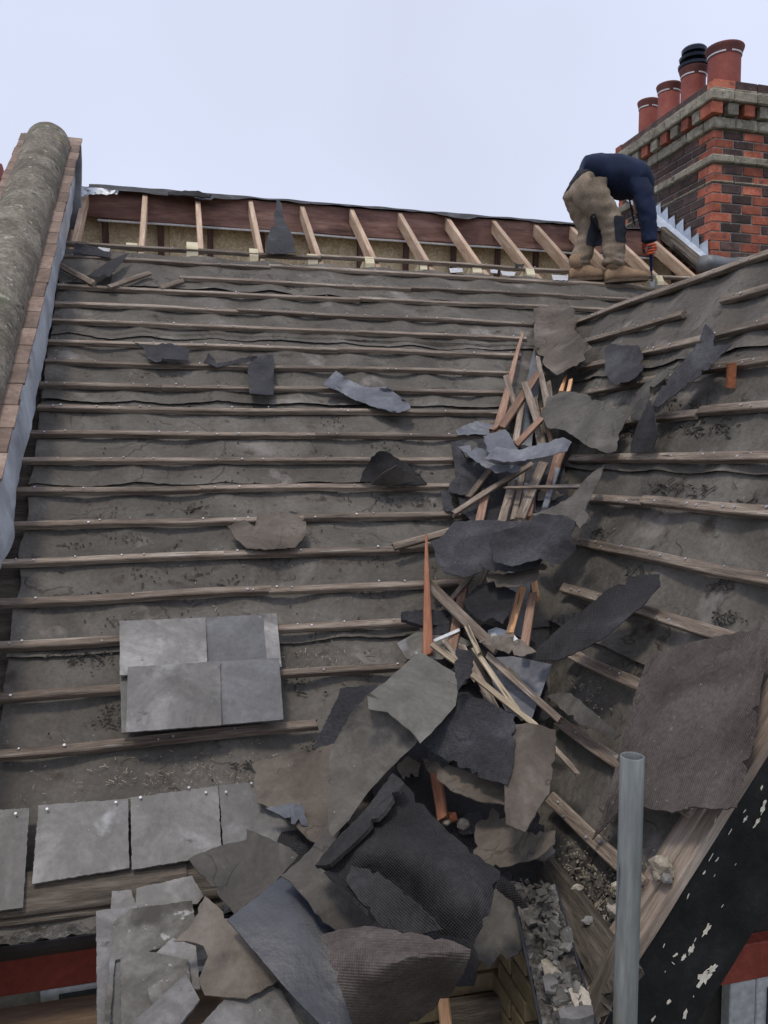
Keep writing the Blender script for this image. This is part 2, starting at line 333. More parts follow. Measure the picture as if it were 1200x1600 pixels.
M_['trousers'] = mat('khaki_work_trousers', [(.16, .12, .08), (.25, .195, .14), (.34, .28, .21)], 8, .95, .4, 90, grain=.15, spots=[(9, .63, .1, (.30, .26, .20)), (7, .66, .1, (.09, .07, .05))])
M_['navy'] = mat('navy_sweatshirt', [(.008, .013, .032), (.013, .021, .050), (.02, .03, .065)], 8, .95, .3, 90, grain=.12)
M_['charcoal'] = mat('charcoal_patch_fabric', [(.018, .02, .028), (.03, .032, .042)], 8, .9, .3, 90)
M_['boot'] = mat('tan_boot_leather', [(.20, .125, .07), (.29, .19, .115), (.37, .26, .17)], 9, .9, .4, 60, grain=.15)
M_['sole'] = mat('worn_sole', [(.09, .06, .04), (.14, .10, .07)], 9, .9, .4, 60)
M_['skin'] = mat('skin', [(.42, .24, .17), (.52, .32, .24)], 9, .6, .1, 60)
M_['hair'] = mat('dark_hair', [(.02, .014, .01), (.045, .03, .02)], 30, .7, .6, 90, stretch=(1, 1, 4))
M_['glove'] = mat('orange_rubber_glove', [(.40, .06, .02), (.55, .10, .035)], 12, .6, .4, 60, spots=[(16, .58, .05, (.06, .06, .06))])
M_['glove_grey'] = mat('grey_knit_cuff', [(.12, .13, .14), (.2, .21, .22)], 20, .9, .5, 60)
M_['tool_blue'] = mat('dark_blue_handle', [(.006, .01, .04), (.012, .02, .07)], 9, .35, .1, 60)
M_['steel'] = mat('tool_steel', [(.2, .2, .2), (.35, .35, .35)], 9, .35, .1, 60, metal=.8)
M_['red_tile'] = mat('red_roof_tile', [(.30, .08, .06), (.40, .12, .09)], 6, .85, .4, 40, rnd=.2)
M_['ground'] = mat('ground_earth_and_grass', [(.05, .06, .035), (.08, .085, .055), (.12, .11, .08)], .3, .95, .3, 4, rand_off=False)
M_['cable'] = mat('black_cable', [(.01, .01, .01), (.02, .02, .02)], 9, .5, .1, 60)
M_['tape'] = mat('white_board', [(.38, .38, .38), (.52, .52, .53)], 9, .6, .1, 60)
M_['terracotta_bit'] = mat('broken_clay', [(.32, .11, .05), (.45, .17, .08)], 9, .85, .3, 60)

# ------------------------------------------------------------------ setting: ground
obj('ground', [(-900, -900, 0), (900, -900, 0), (900, 900, 0), (-900, 900, 0)], [(0, 1, 2, 3)], M_['ground'])['kind'] = 'structure'

# ------------------------------------------------------------------ MAIN ROOF
roofA = empty('main_roof', LA(1, EAVE_R), 'long stripped pitched roof with bare battens on grey underlay and exposed rafters below its ridge', 'roof')
XL = -0.62           # left edge of the underlay
def xl(r): return -0.565 - 0.045*(r-1.1)
RTOP = 5.42
NR = 0.405            # rafter spacing
def xr(r):
    v = valley_x_from_rA(r)
    return (v if r < 4.33 else 4.36) + 0.06
def sagA(x, r):
    ph = (x+0.62)/NR + .16*noise.noise(Vector((x*1.3, r*1.7, 6)))
    s = abs(sin(pi*ph))
    amp = 0.017 + 0.018*noise.noise(Vector((x*1.1, r*2.2, 4)))
    h = -amp*s**1.3
    h += 0.008*noise.noise(Vector((x*2.3, r*5, 1))) + 0.005*noise.noise(Vector((x*9, r*14, 2)))
    h += 0.011*max(0, noise.noise(Vector((x*3+r*4, r*2-x, 7))))
    cw = fbm(Vector((x*7, r*7, 3)))
    h += 0.010*max(0, cw-0.35) + 0.003*fbm(Vector((x*25, r*25, 5)), 2)
    return h
lapsA = [0.98, 1.98, 2.95, 3.62, 4.30, 4.95, RTOP+0.02]
for i in range(len(lapsA)-1):
    r0, r1 = lapsA[i], lapsA[i+1]
    n_r = max(8, int((r1-r0)/0.022)); n_x = 190
    vs = []; fs = []
    for j in range(n_r+1):
        for k in range(n_x+1):
            t = k/n_x
            base = r0-0.035 if i else r0
            xx0 = xl(r0)
            rr = base + (r1-base)*j/n_r
            x = xl(rr) + (xr(rr)-xl(rr))*t + (0.02*noise.noise(Vector((rr*5, i, 3))) if k == 0 else 0)
            w = 1-j/n_r
            rr += w**3*0.018*noise.noise(Vector((x*1.3, i*5, 0)))
            lip = 0.013*max(0, 1-j*((r1-base)/n_r)/0.06)*(0.6+0.8*noise.noise(Vector((x*2, i*3, 8)))) + 0.003*(i % 2)
            vs.append(LA(x, rr, sagA(x, rr)-0.013+lip+(0.005*i)))
    for j in range(n_r):
        for k in range(n_x):
            q = j*(n_x+1)+k; fs.append((q, q+1, q+n_x+2, q+n_x+1))
    o = obj('underlay_strip', vs, fs, M_['underlay'], roofA, smooth=True)
# dark sheet far below the underlay, stands in for the loft's shade
loft_shade = obj('loft_shade_sheet', [LA(-0.95, EAVE_R-.02, -.16), LA(valley_x_from_rA(1.0)+.3, EAVE_R-.02, -.16), LA(5.3, RTOP-.05, -.16), LA(-0.95, RTOP-.05, -.16)], [(0, 1, 2, 3)], M_['dark'], roofA)
vs = []; fs = []
for i in range(160):
    r = 1.05+(RTOP-1.05)*i/159
    for j in range(5):
        x = xl(r)-.26+.07*j; vs.append(LA(x, r, -.055+.012*fbm(Vector((x*9, r*7, 0)))))
for i in range(159):
    for j in range(4): q = i*5+j; fs.append((q, q+1, q+6, q+5))
obj('gutter_lining', vs, fs, M_['old_timber'], roofA, smooth=True)
# battens (photo end points), several pieces butt end to end
BATT = [((0, 1181), (492, 1131)), ((0, 1090), (190, 1076)), ((438, 1054), (640, 1040)), ((-6, 1012), (190, 1001)), ((436, 984), (650, 970)),
        ((-4, 942), (420, 924)), ((422, 923), (718, 909)), ((2, 879), (350, 868)), ((352, 868), (620, 859)), ((618, 858), (692, 854)), ((20, 823), (470, 811)), ((472, 811), (742, 804)), ((25, 769), (310, 765)), ((312, 765), (770, 759)),
        ((35, 721), (742, 719)), ((45, 679), (490, 681)), ((492, 681), (800, 683)), ((60, 638), (815, 647)), ((63, 602), (250, 606)), ((252, 606), (790, 614)), ((72, 568), (797, 582)),
        ((76, 535), (525, 547)), ((527, 547), (812, 556)), ((82, 503), (820, 529)), ((86, 476), (370, 487)), ((372, 487), (835, 507)), ((92, 449), (560, 469)), ((562, 469), (985, 486)), ((282, 436), (640, 452)), ((642, 452), (1000, 468)),
        ((98, 403), (420, 418)), ((422, 418), (1020, 449)), ((103, 381), (500, 403)), ((502, 403), (1080, 434))]
nail_v = []; nail_f = []
def add_nail(P, n, r=0.0055):
    s = n.orthogonal().normalized(); q = n.cross(s); o = len(nail_v); jx = random.uniform(-.4, .4)
    c = P+n*0.003+s*jx*.01
    for i in range(6): nail_v.append(c+(s*cos(i*pi/3)+q*sin(i*pi/3))*r)
    for i in range(6): nail_v.append(c-n*0.006+(s*cos(i*pi/3)+q*sin(i*pi/3))*r*.8)
    nail_f.append(tuple(o+i for i in range(6)))
    for i in range(6): nail_f.append((o+i, o+6+i, o+6+(i+1) % 6, o+(i+1) % 6))
for (p, q) in BATT:
    P = A(*p, 0.016); Q = A(*q, 0.016)
    rr = (rA(P)+rA(Q))/2
    P += UA*(rr-rA(P))*0.6; Q += UA*(rr-rA(Q))*0.6
    o = plank('batten', P, Q, random.uniform(.028, .035), 0.028, nA, M_['batten'], roofA, torn=(.01, .012), warp=.006)
    L = (Q-P).length; e = (Q-P).normalized()
    x = random.uniform(.02, .1)
    while x < L-.03:
        for d in (0, random.choice((0.05, .12))):
            if random.random() < .7: add_nail(P+e*(x+d+random.uniform(-.02, .02))+nA*0.0165+UA*random.uniform(-.010, .012), nA, random.uniform(.003, .0058))
        x += NR*random.choice((.5, .5, 1))
# exposed rafters near the ridge: (bottom px) (top px)
RAF = [((122, 378), (127, 298)), ((224, 383), (224, 303)), ((314, 387), (309, 312)), ((407, 393), (393, 316)), ((496, 393), (474, 325)), ((584, 405), (555, 333)),
       ((666, 410), (631, 336)), ((750, 415), (707, 346)), ((828, 420), (779, 347)), ((895, 424), (848, 352)), ((955, 428), (905, 355)), ((1015, 428), (960, 358)), ((1072, 426), (1012, 358))]
for (p, q) in RAF:
    P = A(*p); x = (P-C).x
    Q = A(*q); x = ((P-C).x+(Q-C).x)/2
    plank('rafter', LA(x, RTOP-.12, -.053), LA(x, RIDGE_R-.015, -.053), .040, .10, nA, M_['rafter'], roofA, warp=.001)
    # pine block fixed to the rafter side at the top batten
    if x > -.5:
        o0 = LA(x-0.062, RTOP+.0, -.02); hgt = random.uniform(.07, .12); bw = random.uniform(.028, .042); o0 += Y*random.uniform(-.01, .03)
        pts = [(.06, -.10), (.50, -.10), (.50, .0), (.20, hgt+.02), (.10, hgt+.04), (.06, hgt-.02)]
        vs = [];
        for sgn in (-1, 1):
            for (yy, zz) in pts:
                vs.append(o0 + X*(sgn*bw) + Y*(yy*.8) + Z*(zz*.9+.02))
        fs = [tuple(range(6)), tuple(reversed(range(6, 12)))]+[(i, 6+i, 6+(i+1) % 6, (i+1) % 6) for i in range(6)]
        obj('timber_block', vs, fs, M_['pine'], roofA)
# back slope: dark rafters, and strand boards stood upright to catch more sky light
ridgeP = LA(0, RIDGE_R, 0); yr = (ridgeP-C).y; zr = (ridgeP-C).z
def BK(x, d, h=0): return C + X*x + Y*(yr+d*cos(a)+h*sin(a)) + Z*(zr-d*sin(a)+h*cos(a))
nBk = Vector((0, sin(a), cos(a)))
vs = [BK(-1.3, .02, .0), BK(4.9, .02, .0), BK(4.9, 3.4, .0), BK(-1.3, 3.4, .0)]
vs += [v+nBk*.02 for v in vs]
obj('back_slope', vs, BOXF, M_['felt_dark'], roofA)
x = -1.3
while x < 4.9:
    cbx = box_me('strand_board', 1.217, .012, .85, M_['osb'])
    link('strand_board', cbx, Matrix.Translation((x+.61, yr+.135, CZ+zr-.10-.425)), roofA); x += 1.22
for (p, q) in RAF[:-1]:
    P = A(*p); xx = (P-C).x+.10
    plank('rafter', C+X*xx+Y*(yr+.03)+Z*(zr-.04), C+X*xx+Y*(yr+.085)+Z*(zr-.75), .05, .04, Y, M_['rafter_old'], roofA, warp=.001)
zi = LA(0, RTOP).z-.16; yi = LA(0, RTOP).y+.06
vs = [Vector((-1.3, yi, zi)), Vector((4.9, yi, zi)), Vector((4.9, yi+3.4, zi)), Vector((-1.3, yi+3.4, zi))]
obj('loft_bounce_plane', vs, [(0, 1, 2, 3)], M_['rubble'], roofA)  # pale plane added to bounce skylight up onto the strand boards
# ridge board
plank('ridge_board', C+X*(-.95)+Y*(yr+.0)+Z*(zr-.125), C+X*4.45+Y*(yr)+Z*(zr-.125), .235, .032, Y, M_['ridge_board'], roofA, warp=.004)
# (plank width runs vertically because its normal is Y)
plank('conduit', C+X*(-.62)+Y*(yr-.03)+Z*(zr-.262), C+X*4.3+Y*(yr-.03)+Z*(zr-.262), .016, .016, Y, M_['tape'], roofA, warp=.003)
# ragged torn underlay still hanging over the ridge
vs = []; fs = []; n = 160
for i in range(n+1):
    x = -.68+(4.45+.68)*i/n
    dr = .04+.13*max(0, fbm(Vector((x*1.9, 5, 0))))+.02*noise.noise(Vector((x*9, 2, 0)))+(.07 if x < .25 else 0)
    for j in range(5):
        t = j/4
        h = .012+.012*noise.noise(Vector((x*4, j, 0)))+.01*(1-t)
        vs.append(LA(x, RIDGE_R-dr*(1-t), h+.0*t) if j < 4 else LA(x, RIDGE_R+.01, .02+.008*noise.noise(Vector((x*5, 8, 0)))))
    vs.append(BK(x, .14, .03))
for i in range(n):
    for j in range(5):
        q = i*6+j; fs.append((q, q+6, q+7, q+1))
obj('ridge_underlay', vs, fs, M_['felt_dark'], roofA, smooth=True)
o = obj('nail_heads', nail_v, nail_f, M_['nail'], roofA); o['kind'] = 'stuff'
# eave: timber fillet and slates nailed along it
plank('eave_board', A(-40, 1408, .0), A(285, 1368, .0), .12, .03, nA, M_['old_timber'], roofA, torn=(.01, .02))
plank('eave_board', A(-40, 1436, -.02), A(200, 1405, -.02), .07, .04, nA, M_['old_timber'], roofA, torn=(.01, .02))
plank('eave_board', A(285, 1380, -.02), A(900, 1330, -.05), .12, .05, nA, M_['old_timber'], roofA, torn=(.01, .02))

# ------------------------------------------------------------------ sheet builder (felt, slate, lead pieces)
def ragged(pts, rag, cuts):
    out = []
    n = len(pts)
    for i in range(n):
        p = pts[i]; q = pts[(i+1) % n]
        d = sqrt((p[0]-q[0])**2+(p[1]-q[1])**2); k = max(1, int(d/cuts))
        nx, ny = (q[1]-p[1])/max(d, 1e-3), -(q[0]-p[0])/max(d, 1e-3)
        sd = random.uniform(0, 99)
        for j in range(k):
            t = j/k; w = min(1, 4*min(t, 1-t)+.15) if j else 0
            o = rag*w*(fbm(Vector((t*d*.045, sd, 0)))*.55+fbm(Vector((t*d*.25, sd, 5)))*.5+random.uniform(-.4, .4)) if j else 0
            if rag > 1.6 and j and random.random() < .035: o -= random.uniform(4, 9)*min(1, rag/3)
            out.append((p[0]+(q[0]-p[0])*t+nx*o, p[1]+(q[1]-p[1])*t+ny*o, p[2]+(q[2]-p[2])*t))
    return out
def sheet(name, pts, m, label=None, cat=None, thick=.003, rag=2.6, cuts=5, wav=.008, wsc=6, crease=None, curl=None, k=0.25, base='S', parent=None, group=None, grid=8, lift=0.0, rot=0.0, hole=None, ctl=()):
    pts = [(p[0], p[1], (p[2] if len(p) > 2 else 0)+lift) for p in pts]
    ctrl = list(pts)+[(c[0], c[1], c[2]+lift) for c in ctl]
    K_ = np.array([(c[0]/100, c[1]/100) for c in ctrl]); zv = np.array([c[2] for c in ctrl]); nk = len(ctrl)
    def U_(r2): return np.where(r2 > 1e-9, r2*np.log(np.maximum(r2, 1e-9)), 0)
    r2_ = ((K_[:, None, :]-K_[None, :, :])**2).sum(2)
    Mt = np.zeros((nk+3, nk+3)); Mt[:nk, :nk] = U_(r2_)+np.eye(nk)*.12; Mt[:nk, nk] = 1; Mt[:nk, nk+1:] = K_; Mt[nk, :nk] = 1; Mt[nk+1:, :nk] = K_.T
    Mt += np.eye(nk+3)*1e-9
    wt = np.linalg.solve(Mt, np.concatenate([zv, [0, 0, 0]])); lmin = min(zv)-.02; lmax = max(zv)+.05
    def tps(x, y):
        q = np.array((x/100, y/100)); v = float((U_(((K_-q)**2).sum(1))*wt[:nk]).sum()+wt[nk]+wt[nk+1:]@q)
        return min(max(v, lmin), lmax)
    out = ragged(pts, rag, cuts)
    us = [p[0] for p in out]; vv = [p[1] for p in out]
    v2 = [Vector((p[0], p[1])) for p in out]; L = len(v2)
    edges = [(i, (i+1) % L) for i in range(L)]
    def inside(x, y):
        c = False; j = L-1
        for i in range(L):
            if (v2[i].y > y) != (v2[j].y > y) and x < (v2[j].x-v2[i].x)*(y-v2[i].y)/(v2[j].y-v2[i].y)+v2[i].x: c = not c
            j = i
        return c
    gx = min(us)+grid/2
    while gx < max(us):
        gy = min(vv)+grid/2
        while gy < max(vv):
            x = gx+random.uniform(-.2, .2)*grid; y = gy+random.uniform(-.2, .2)*grid
            if inside(x, y): v2.append(Vector((x, y)))
            gy += grid
        gx += grid
    r = delaunay_2d_cdt(v2, edges, [], 1, 0.01)
    V2, _, FS = r[0], r[1], r[2]
    fn = {'S': lambda u, v, l: S(u, v, l, k), 'A': A, 'B': B}.get(base, base)
    sd = random.uniform(0, 50)
    soft = m.startswith('felt') or m.startswith('lead')
    if crease is None: crease = .007 if soft else .0
    if curl is None: curl = .013 if soft else .0
    bb = np.array([(q.x, q.y) for q in v2[:L]])
    ca_, sa_ = cos(sd), sin(sd)
    P3 = []
    for p in V2:
        l = tps(p.x, p.y)
        P0 = fn(p.x, p.y, l)
        if soft:
            q = Vector((P0.x*ca_+P0.y*sa_, (P0.y*ca_-P0.x*sa_)*.35, P0.z*.5))*5+Vector((sd, 0, 0))
            l += crease*(1-2.6*abs(noise.noise(q)))
            dd = math.sqrt(float(((bb-(p.x, p.y))**2).sum(1).min()))
            l += curl*math.exp(-dd/14)*max(-.25, noise.noise(P0*4.5+Vector((0, sd, 0)))*1.8+.15)
        l += wav*(noise.noise(P0*wsc+Vector((sd, 0, 0)))+.4*noise.noise(P0*wsc*2.7+Vector((sd, 5, 0))))
        P3.append(fn(p.x, p.y, l))
    # uv in metres across the sheet
    c0 = sum(P3, Vector())/len(P3)
    view = (C-c0).normalized(); e1 = (X - view*X.dot(view)).normalized(); e2 = view.cross(e1)
    cr_, sr_ = cos(rot), sin(rot)
    uv = []
    for P in P3:
        d = P-c0; s, t = d.dot(e1), d.dot(e2); uv.append((s*cr_+t*sr_, -s*sr_+t*cr_))
    # orient faces toward viewer, extrude to thickness along vertex normals
    nv = len(P3); nrm = [Vector((0, 0, 0)) for _ in P3]; FF = []
    for f in FS:
        f = list(f); nn = (P3[f[1]]-P3[f[0]]).cross(P3[f[2]]-P3[f[0]])
        if nn.dot(C-P3[f[0]]) < 0: f.reverse(); nn = -nn
        FF.append(f)
        for i in f: nrm[i] += nn
    nrm = [q.normalized() if q.length > 0 else view for q in nrm]
    allv = P3+[P-q*thick for P, q in zip(P3, nrm)]
    ec = {}
    for f in FF:
        for i in range(len(f)):
            e = (f[i], f[(i+1) % len(f)]); ec[e] = 1
    faces = [tuple(f) for f in FF]+[tuple(i+nv for i in reversed(f)) for f in FF]
    for (i, j) in ec:
        if (j, i) not in ec: faces.append((j, i, i+nv, j+nv))
    o = obj(name, allv, faces, M_[m], parent, uv=uv+uv)
    me = o.data
    for p_ in me.polygons: p_.use_smooth = True
    me.set_sharp_from_angle(angle=radians(40))
    return setp(o, label, cat, group)

# eave slates (nailed, parts of the roof)
for pts in ([(-30, 1268, .03), (46, 1262, .03), (36, 1418, .035), (-40, 1428, .035)], [(60, 1258, .03), (200, 1248, .03), (202, 1356, .035), (50, 1381, .035)],
            [(204, 1246, .034), (340, 1228, .034), (347, 1335, .038), (206, 1359, .038)], [(342, 1227, .03), (396, 1222, .03), (418, 1262, .04), (455, 1285, .04), (480, 1310, .04), (470, 1335, .04), (350, 1345, .035)]):
    sheet('slate', pts, 'slate', base='A', parent=roofA, rag=1.4, cuts=4, wav=.003, thick=.006)
nail_v, nail_f = [], []
for (u, v) in ((26, 1270), (74, 1264), (180, 1255), (218, 1248), (322, 1238), (352, 1239), (392, 1225), (294, 1232)):
    add_nail(A(u, v, .041), nA, .0042)
obj('nail_heads', nail_v, nail_f, M_['nail'], roofA)['kind'] = 'stuff'

# ------------------------------------------------------------------ GABLE ROOF (right)
roofB = empty('gable_roof', LB(YG, 0.0), 'steep stripped cross gable roof slope with bare battens and torn felt, edged by a black bargeboard', 'roof')
def sagB(y, r):
    s = abs(sin(pi*(y-.1)/.40))
    return -0.022*s**1.3*(1+.5*noise.noise(Vector((y, r, 3)))) + .010*noise.noise(Vector((y*2, r*5, 1))) + .006*noise.noise(Vector((y*8, r*10, 2)))+.006*max(0, fbm(Vector((y*7, r*7, 3)))-.35)+.003*fbm(Vector((y*25, r*25, 5)), 2)
RB0 = -0.50
lapsB = [RB0, .35, 1.12, 1.75, RB_TOP]
for i in range(4):
    r0, r1 = lapsB[i], lapsB[i+1]; n_r = 30; n_y = 110; vs = []; fs = []
    for j in range(n_r+1):
        for k in range(n_y+1):
            base = r0-.03 if i else r0
            rr = base+(r1-base)*j/n_r
            yv = valley_y_from_rB(rr)+.05
            y = YG+.03+(yv-YG-.03)*k/n_y
            w = (1-j/n_r)**3
            rr += w*.016*noise.noise(Vector((y*1.4, i*5, 2)))
            lip = .012*max(0, 1-j*((r1-base)/n_r)/.05)
            vs.append(LB(y, rr, sagB(y, rr)-.013+lip+.005*i))
    for j in range(n_r):
        for k in range(n_y):
            q = j*(n_y+1)+k; fs.append((q, q+n_y+1, q+n_y+2, q+1))
    obj('underlay_strip', vs, fs, M_['underlay'], roofB, smooth=True)
BB = [((898, 506), (1260, 372)), ((905, 537), (1068, 491)), ((1130, 470), (1260, 434)), ((905, 577), (1004, 551)), ((1006, 551), (1110, 525)), ((1112, 525), (1260, 490)), ((922, 613), (1090, 582)), ((1092, 582), (1260, 552)),
      ((905, 668), (1092, 645)), ((1094, 645), (1260, 626)), ((893, 717), (1260, 713)), ((920, 779), (1005, 785)), ((1007, 785), (1260, 803)), ((888, 847), (1260, 911)), ((880, 922), (1150, 999)), ((890, 1022), (1130, 1128)), ((872, 1132), (1090, 1258)), ((862, 1250), (1026, 1402))]
nail_v, nail_f = [], []
for (p, q) in BB:
    P = B(*p, 0.014); Q = B(*q, 0.014); rr = (rB(P)+rB(Q))/2
    P += UB*(rr-rB(P))*.6; Q += UB*(rr-rB(Q))*.6
    if (Q-C).y < YG+.02: Q = LB(YG+.02, rr, .014)
    plank('batten', P, Q, random.uniform(.036, .042), .028, nB, M_['batten'], roofB, torn=(.012, .01), warp=.006)
    L = (Q-P).length; e = (Q-P).normalized(); x = random.uniform(.03, .1)
    while x < L-.04:
        for d in (0, .06):
            if random.random() < .75: add_nail(P+e*(x+d)+nB*.0165+UB*random.uniform(-.01, .012), nB, random.uniform(.003, .0062))
        x += .2
obj('nail_heads', nail_v, nail_f, M_['nail'], roofB)['kind'] = 'stuff'
# back slope of the gable, and a dark sheet standing in for shade behind it
rbt = LB(0, RB_TOP, 0); xB = (rbt-C).x; zB = (rbt-C).z
vs = [Vector((xB, YG+.02, CZ+zB-.02)), Vector((xB, 5.2, CZ+zB-.02)), Vector((xB+2.4, 7.2, CZ+zB-3.3)), Vector((xB+2.4, YG+.02, CZ+zB-3.3))]
obj('back_slope', vs, [(0, 1, 2, 3)], M_['underlay'], roofB)
vs = [LB(YG+.03, -.45, -.12), LB(valley_y_from_rB(-.45), -.45, -.12), LB(valley_y_from_rB(RB_TOP), RB_TOP, -.12), LB(YG+.03, RB_TOP, -.12)]
obj('loft_shade_sheet', vs, [(0, 1, 2, 3)], M_['dark'], roofB)
# bargeboard and the scraped timbers on its top edge
def gb(x0, r0): return None
def BG(r, dep, y):   # point on the gable face: r along the rake, dep below the roof plane
    P = LB(y, r, -dep); return P
def bargebox(name, r0, r1, d0, d1, y0, y1, m, jag=0, bev=0):
    n = 40; vs = []; fs = []
    for i in range(n+1):
        r = r0+(r1-r0)*i/n
        j1 = jag*noise.noise(Vector((r*6, 1, 0))); j2 = jag*noise.noise(Vector((r*6, 7, 0)))
        vs += [LB(y0, r, -d0+j1), LB(y1, r, -d0+j1), LB(y1, r, -d1+j2), LB(y0, r, -d1+j2)]
    for i in range(n):
        for j in range(4):
            q = (j+1) % 4; fs.append((4*i+j, 4*i+q, 4*i+4+q, 4*i+4+j))
    fs += [(0, 3, 2, 1), (4*n, 4*n+1, 4*n+2, 4*n+3)]
    Mr = frame(LB(YG, 0, 0), UB, Y, nB); Mi = Mr.inverted()
    return obj(name, [Mi @ v for v in vs], fs, m, roofB, M=Mr)
barge = bargebox('bargeboard', -.62, 1.9, .022, .275, YG-.05, YG-.012, M_['black_paint'], .003)
bargebox('rake_batten', -.58, 1.9, -.016, .018, YG-.01, YG+.045, M_['plank_clean'], .004)
bargebox('rake_batten', -.60, 1.9, -.008, .019, YG-.055, YG-.013, M_['plank_clean'], .004)
# flakes of missing paint on the bargeboard
def flake(u, v, s, ang, sc=(1, .35)):
    cpt = W(u, v, YG-.052); n = 15; vs = []; s *= .8
    for i in range(n):
        an = 2*pi*i/n; rr = s*(.45+.9*random.random()); x = cos(an)*rr*sc[0]; z = sin(an)*rr*sc[1]
        vs.append(cpt+X*(x*cos(ang)-z*sin(ang))+Z*(x*sin(ang)+z*cos(ang)))
    vs += [p-Y*.0015 for p in vs]
    fs = [tuple(range(n, 2*n))]+[(i, (i+1) % n, n+(i+1) % n, n+i) for i in range(n)]
    return vs, fs
for _ in range(45):
    pass
fl = [flake(*(lambda t, w: (1180-175*t+w*.75, 1235+330*t+w))(random.random(), random.uniform(-30, 90)), random.uniform(.003, .009), random.uniform(.8, 1.2), (1, random.uniform(.12, .4))) for _ in range(15)]
fl += [flake(1100, 1527, .030, .9, (1, .7)), flake(1112, 1515, .022, .7, (1, .6)), flake(1104, 1452, .022, 1.0), flake(1080, 1483, .016, 1.0, (1, .5)), flake(1068, 1496, .012, 1.1, (1, .5)), flake(1192, 1262, .02, 1.2), flake(1183, 1284, .02, .9, (1, .25)), flake(1164, 1280, .012, .9),
      flake(1071, 1583, .018, 1.3, (1, .4)), flake(1045, 1565, .009, .8, (1, .6)), flake(1055, 1492, .009, .4), flake(1052, 1505, .008, 2.4, (1, .2)), flake(1190, 1230, .01, 1.0), flake(1020, 1592, .01, .8), flake(1150, 1250, .012, 1.0, (1, .15)), flake(1110, 1340, .014, 1.0, (1, .12)), flake(1140, 1300, .014, 1.0, (1, .12))]
obj('paint_flakes', *merge(fl), M_['undercoat'], barge)['kind'] = 'stuff'
#PART2
# ------------------------------------------------------------------ PARAPET with half-round coping (left)
par = empty('parapet_wall', LA(-1.05, EAVE_R, .0), 'sloping party wall parapet with lichened half round coping between clay creasing tiles', 'wall')
# line of the coping: upper end and lower end
cU = D(77, 222, tpl(77, 222, nA, HA, .36)); cL = D(-104, 760, tpl(-104, 760, nA, HA, .36))
ax = (cU-cL).normalized(); cL2 = cL-ax*1.6
side = ax.cross(Z).normalized(); upn = side.cross(ax).normalized()
R0 = .150; n_l = 150; n_a = 26; vs = []; fs = []
Ltot = (cU-cL2).length
for i in range(n_l+1):
    l = Ltot*i/n_l
    jl = abs((l % .62)-.31); joint = -.006 if jl > .302 else 0
    for j in range(n_a+1):
        an = pi*j/n_a
        rr = R0+joint+.004*noise.noise(Vector((l*3, an*2, 0)))+.0025*fbm(Vector((l*14, an*5, 1)), 3)
        if i == n_l: rr *= .93
        vs.append(cL2+ax*l+side*cos(an)*rr+upn*(sin(an)*rr*1.0))
for i in range(n_l):
    for j in range(n_a):
        q = i*(n_a+1)+j; fs.append((q, q+1, q+n_a+2, q+n_a+1))
fs.append(tuple(n_l*(n_a+1)+j for j in range(n_a+1)))
obj('coping', vs, fs, M_['coping'], par, smooth=True)
# clay tiles in two courses each side
tile_me = box_me('creasing_tile', .155, .162, .014, M_['creasing'], .002, .001)
for sgn in (-1, 1):
    l = 0.05
    while l < Ltot+.10:
        for k in range(2):
            c = cL2+ax*(l+(.08 if k else 0))+side*sgn*(R0-.015+random.uniform(-.004, .004)-k*.006)-upn*(.012+.019*k)
            Mx = frame(c, side, ax, upn) @ Matrix.Rotation(random.uniform(-.02, .02), 4, 'Z')
            link('creasing_tile', tile_me, Mx, par)
        l += .168
# wall core under the tiles
cr0 = cL2-upn*.045; cr1 = cU+ax*.05-upn*.045
vs = []
for P in (cr0, cr1):
    for sx in (-1, 1):
        vs += [P+side*sx*(R0-.02), P+side*sx*(R0-.02)-Z*.9]
fs = [(0, 1, 3, 2), (4, 6, 7, 5), (0, 4, 5, 1), (2, 3, 7, 6), (0, 2, 6, 4), (1, 5, 7, 3)]
obj('wall_core', vs, fs, M_['mortar'], par)
# end face board
plank('end_board', cU+ax*.075+side*.03-upn*.02, cU+ax*.075+side*.03-upn*.02-Z*.65-Y*.1, .36, .03, Y, M_['lead_dark'], par)
# lead flashing dressed down from the wall to the roof
FL = [((105, 287, .26), (119, 292, .05)), ((98, 345, .25), (113, 330, .03)), ((85, 400, .24), (99, 400, .02)), ((75, 460, .22), (90, 440, .02)), ((64, 520, .20), (80, 500, .02)), ((53, 570, .19), (73, 550, .02)), ((44, 620, .18), (62, 600, .02)),
      ((31, 660, .18), (55, 640, .02)), ((20, 700, .17), (42, 690, .02)), ((8, 750, .16), (32, 730, .02)), ((-6, 800, .15), (24, 790, .02)), ((-16, 850, .15), (22, 840, .02)), ((-30, 920, .15), (0, 890, .02)), ((-50, 1000, .15), (-20, 960, .02)), ((-80, 1100, .15), (-50, 1060, .02))]
rows = []
for i in range(len(FL)-1):
    for s in range(6):
        t = s/6; L0, R_0 = FL[i]; L1, R_1 = FL[i+1]
        rows.append((tuple(L0[k]*(1-t)+L1[k]*t for k in range(3)), tuple(R_0[k]*(1-t)+R_1[k]*t for k in range(3))))
vs = []; fs = []; nc = 8
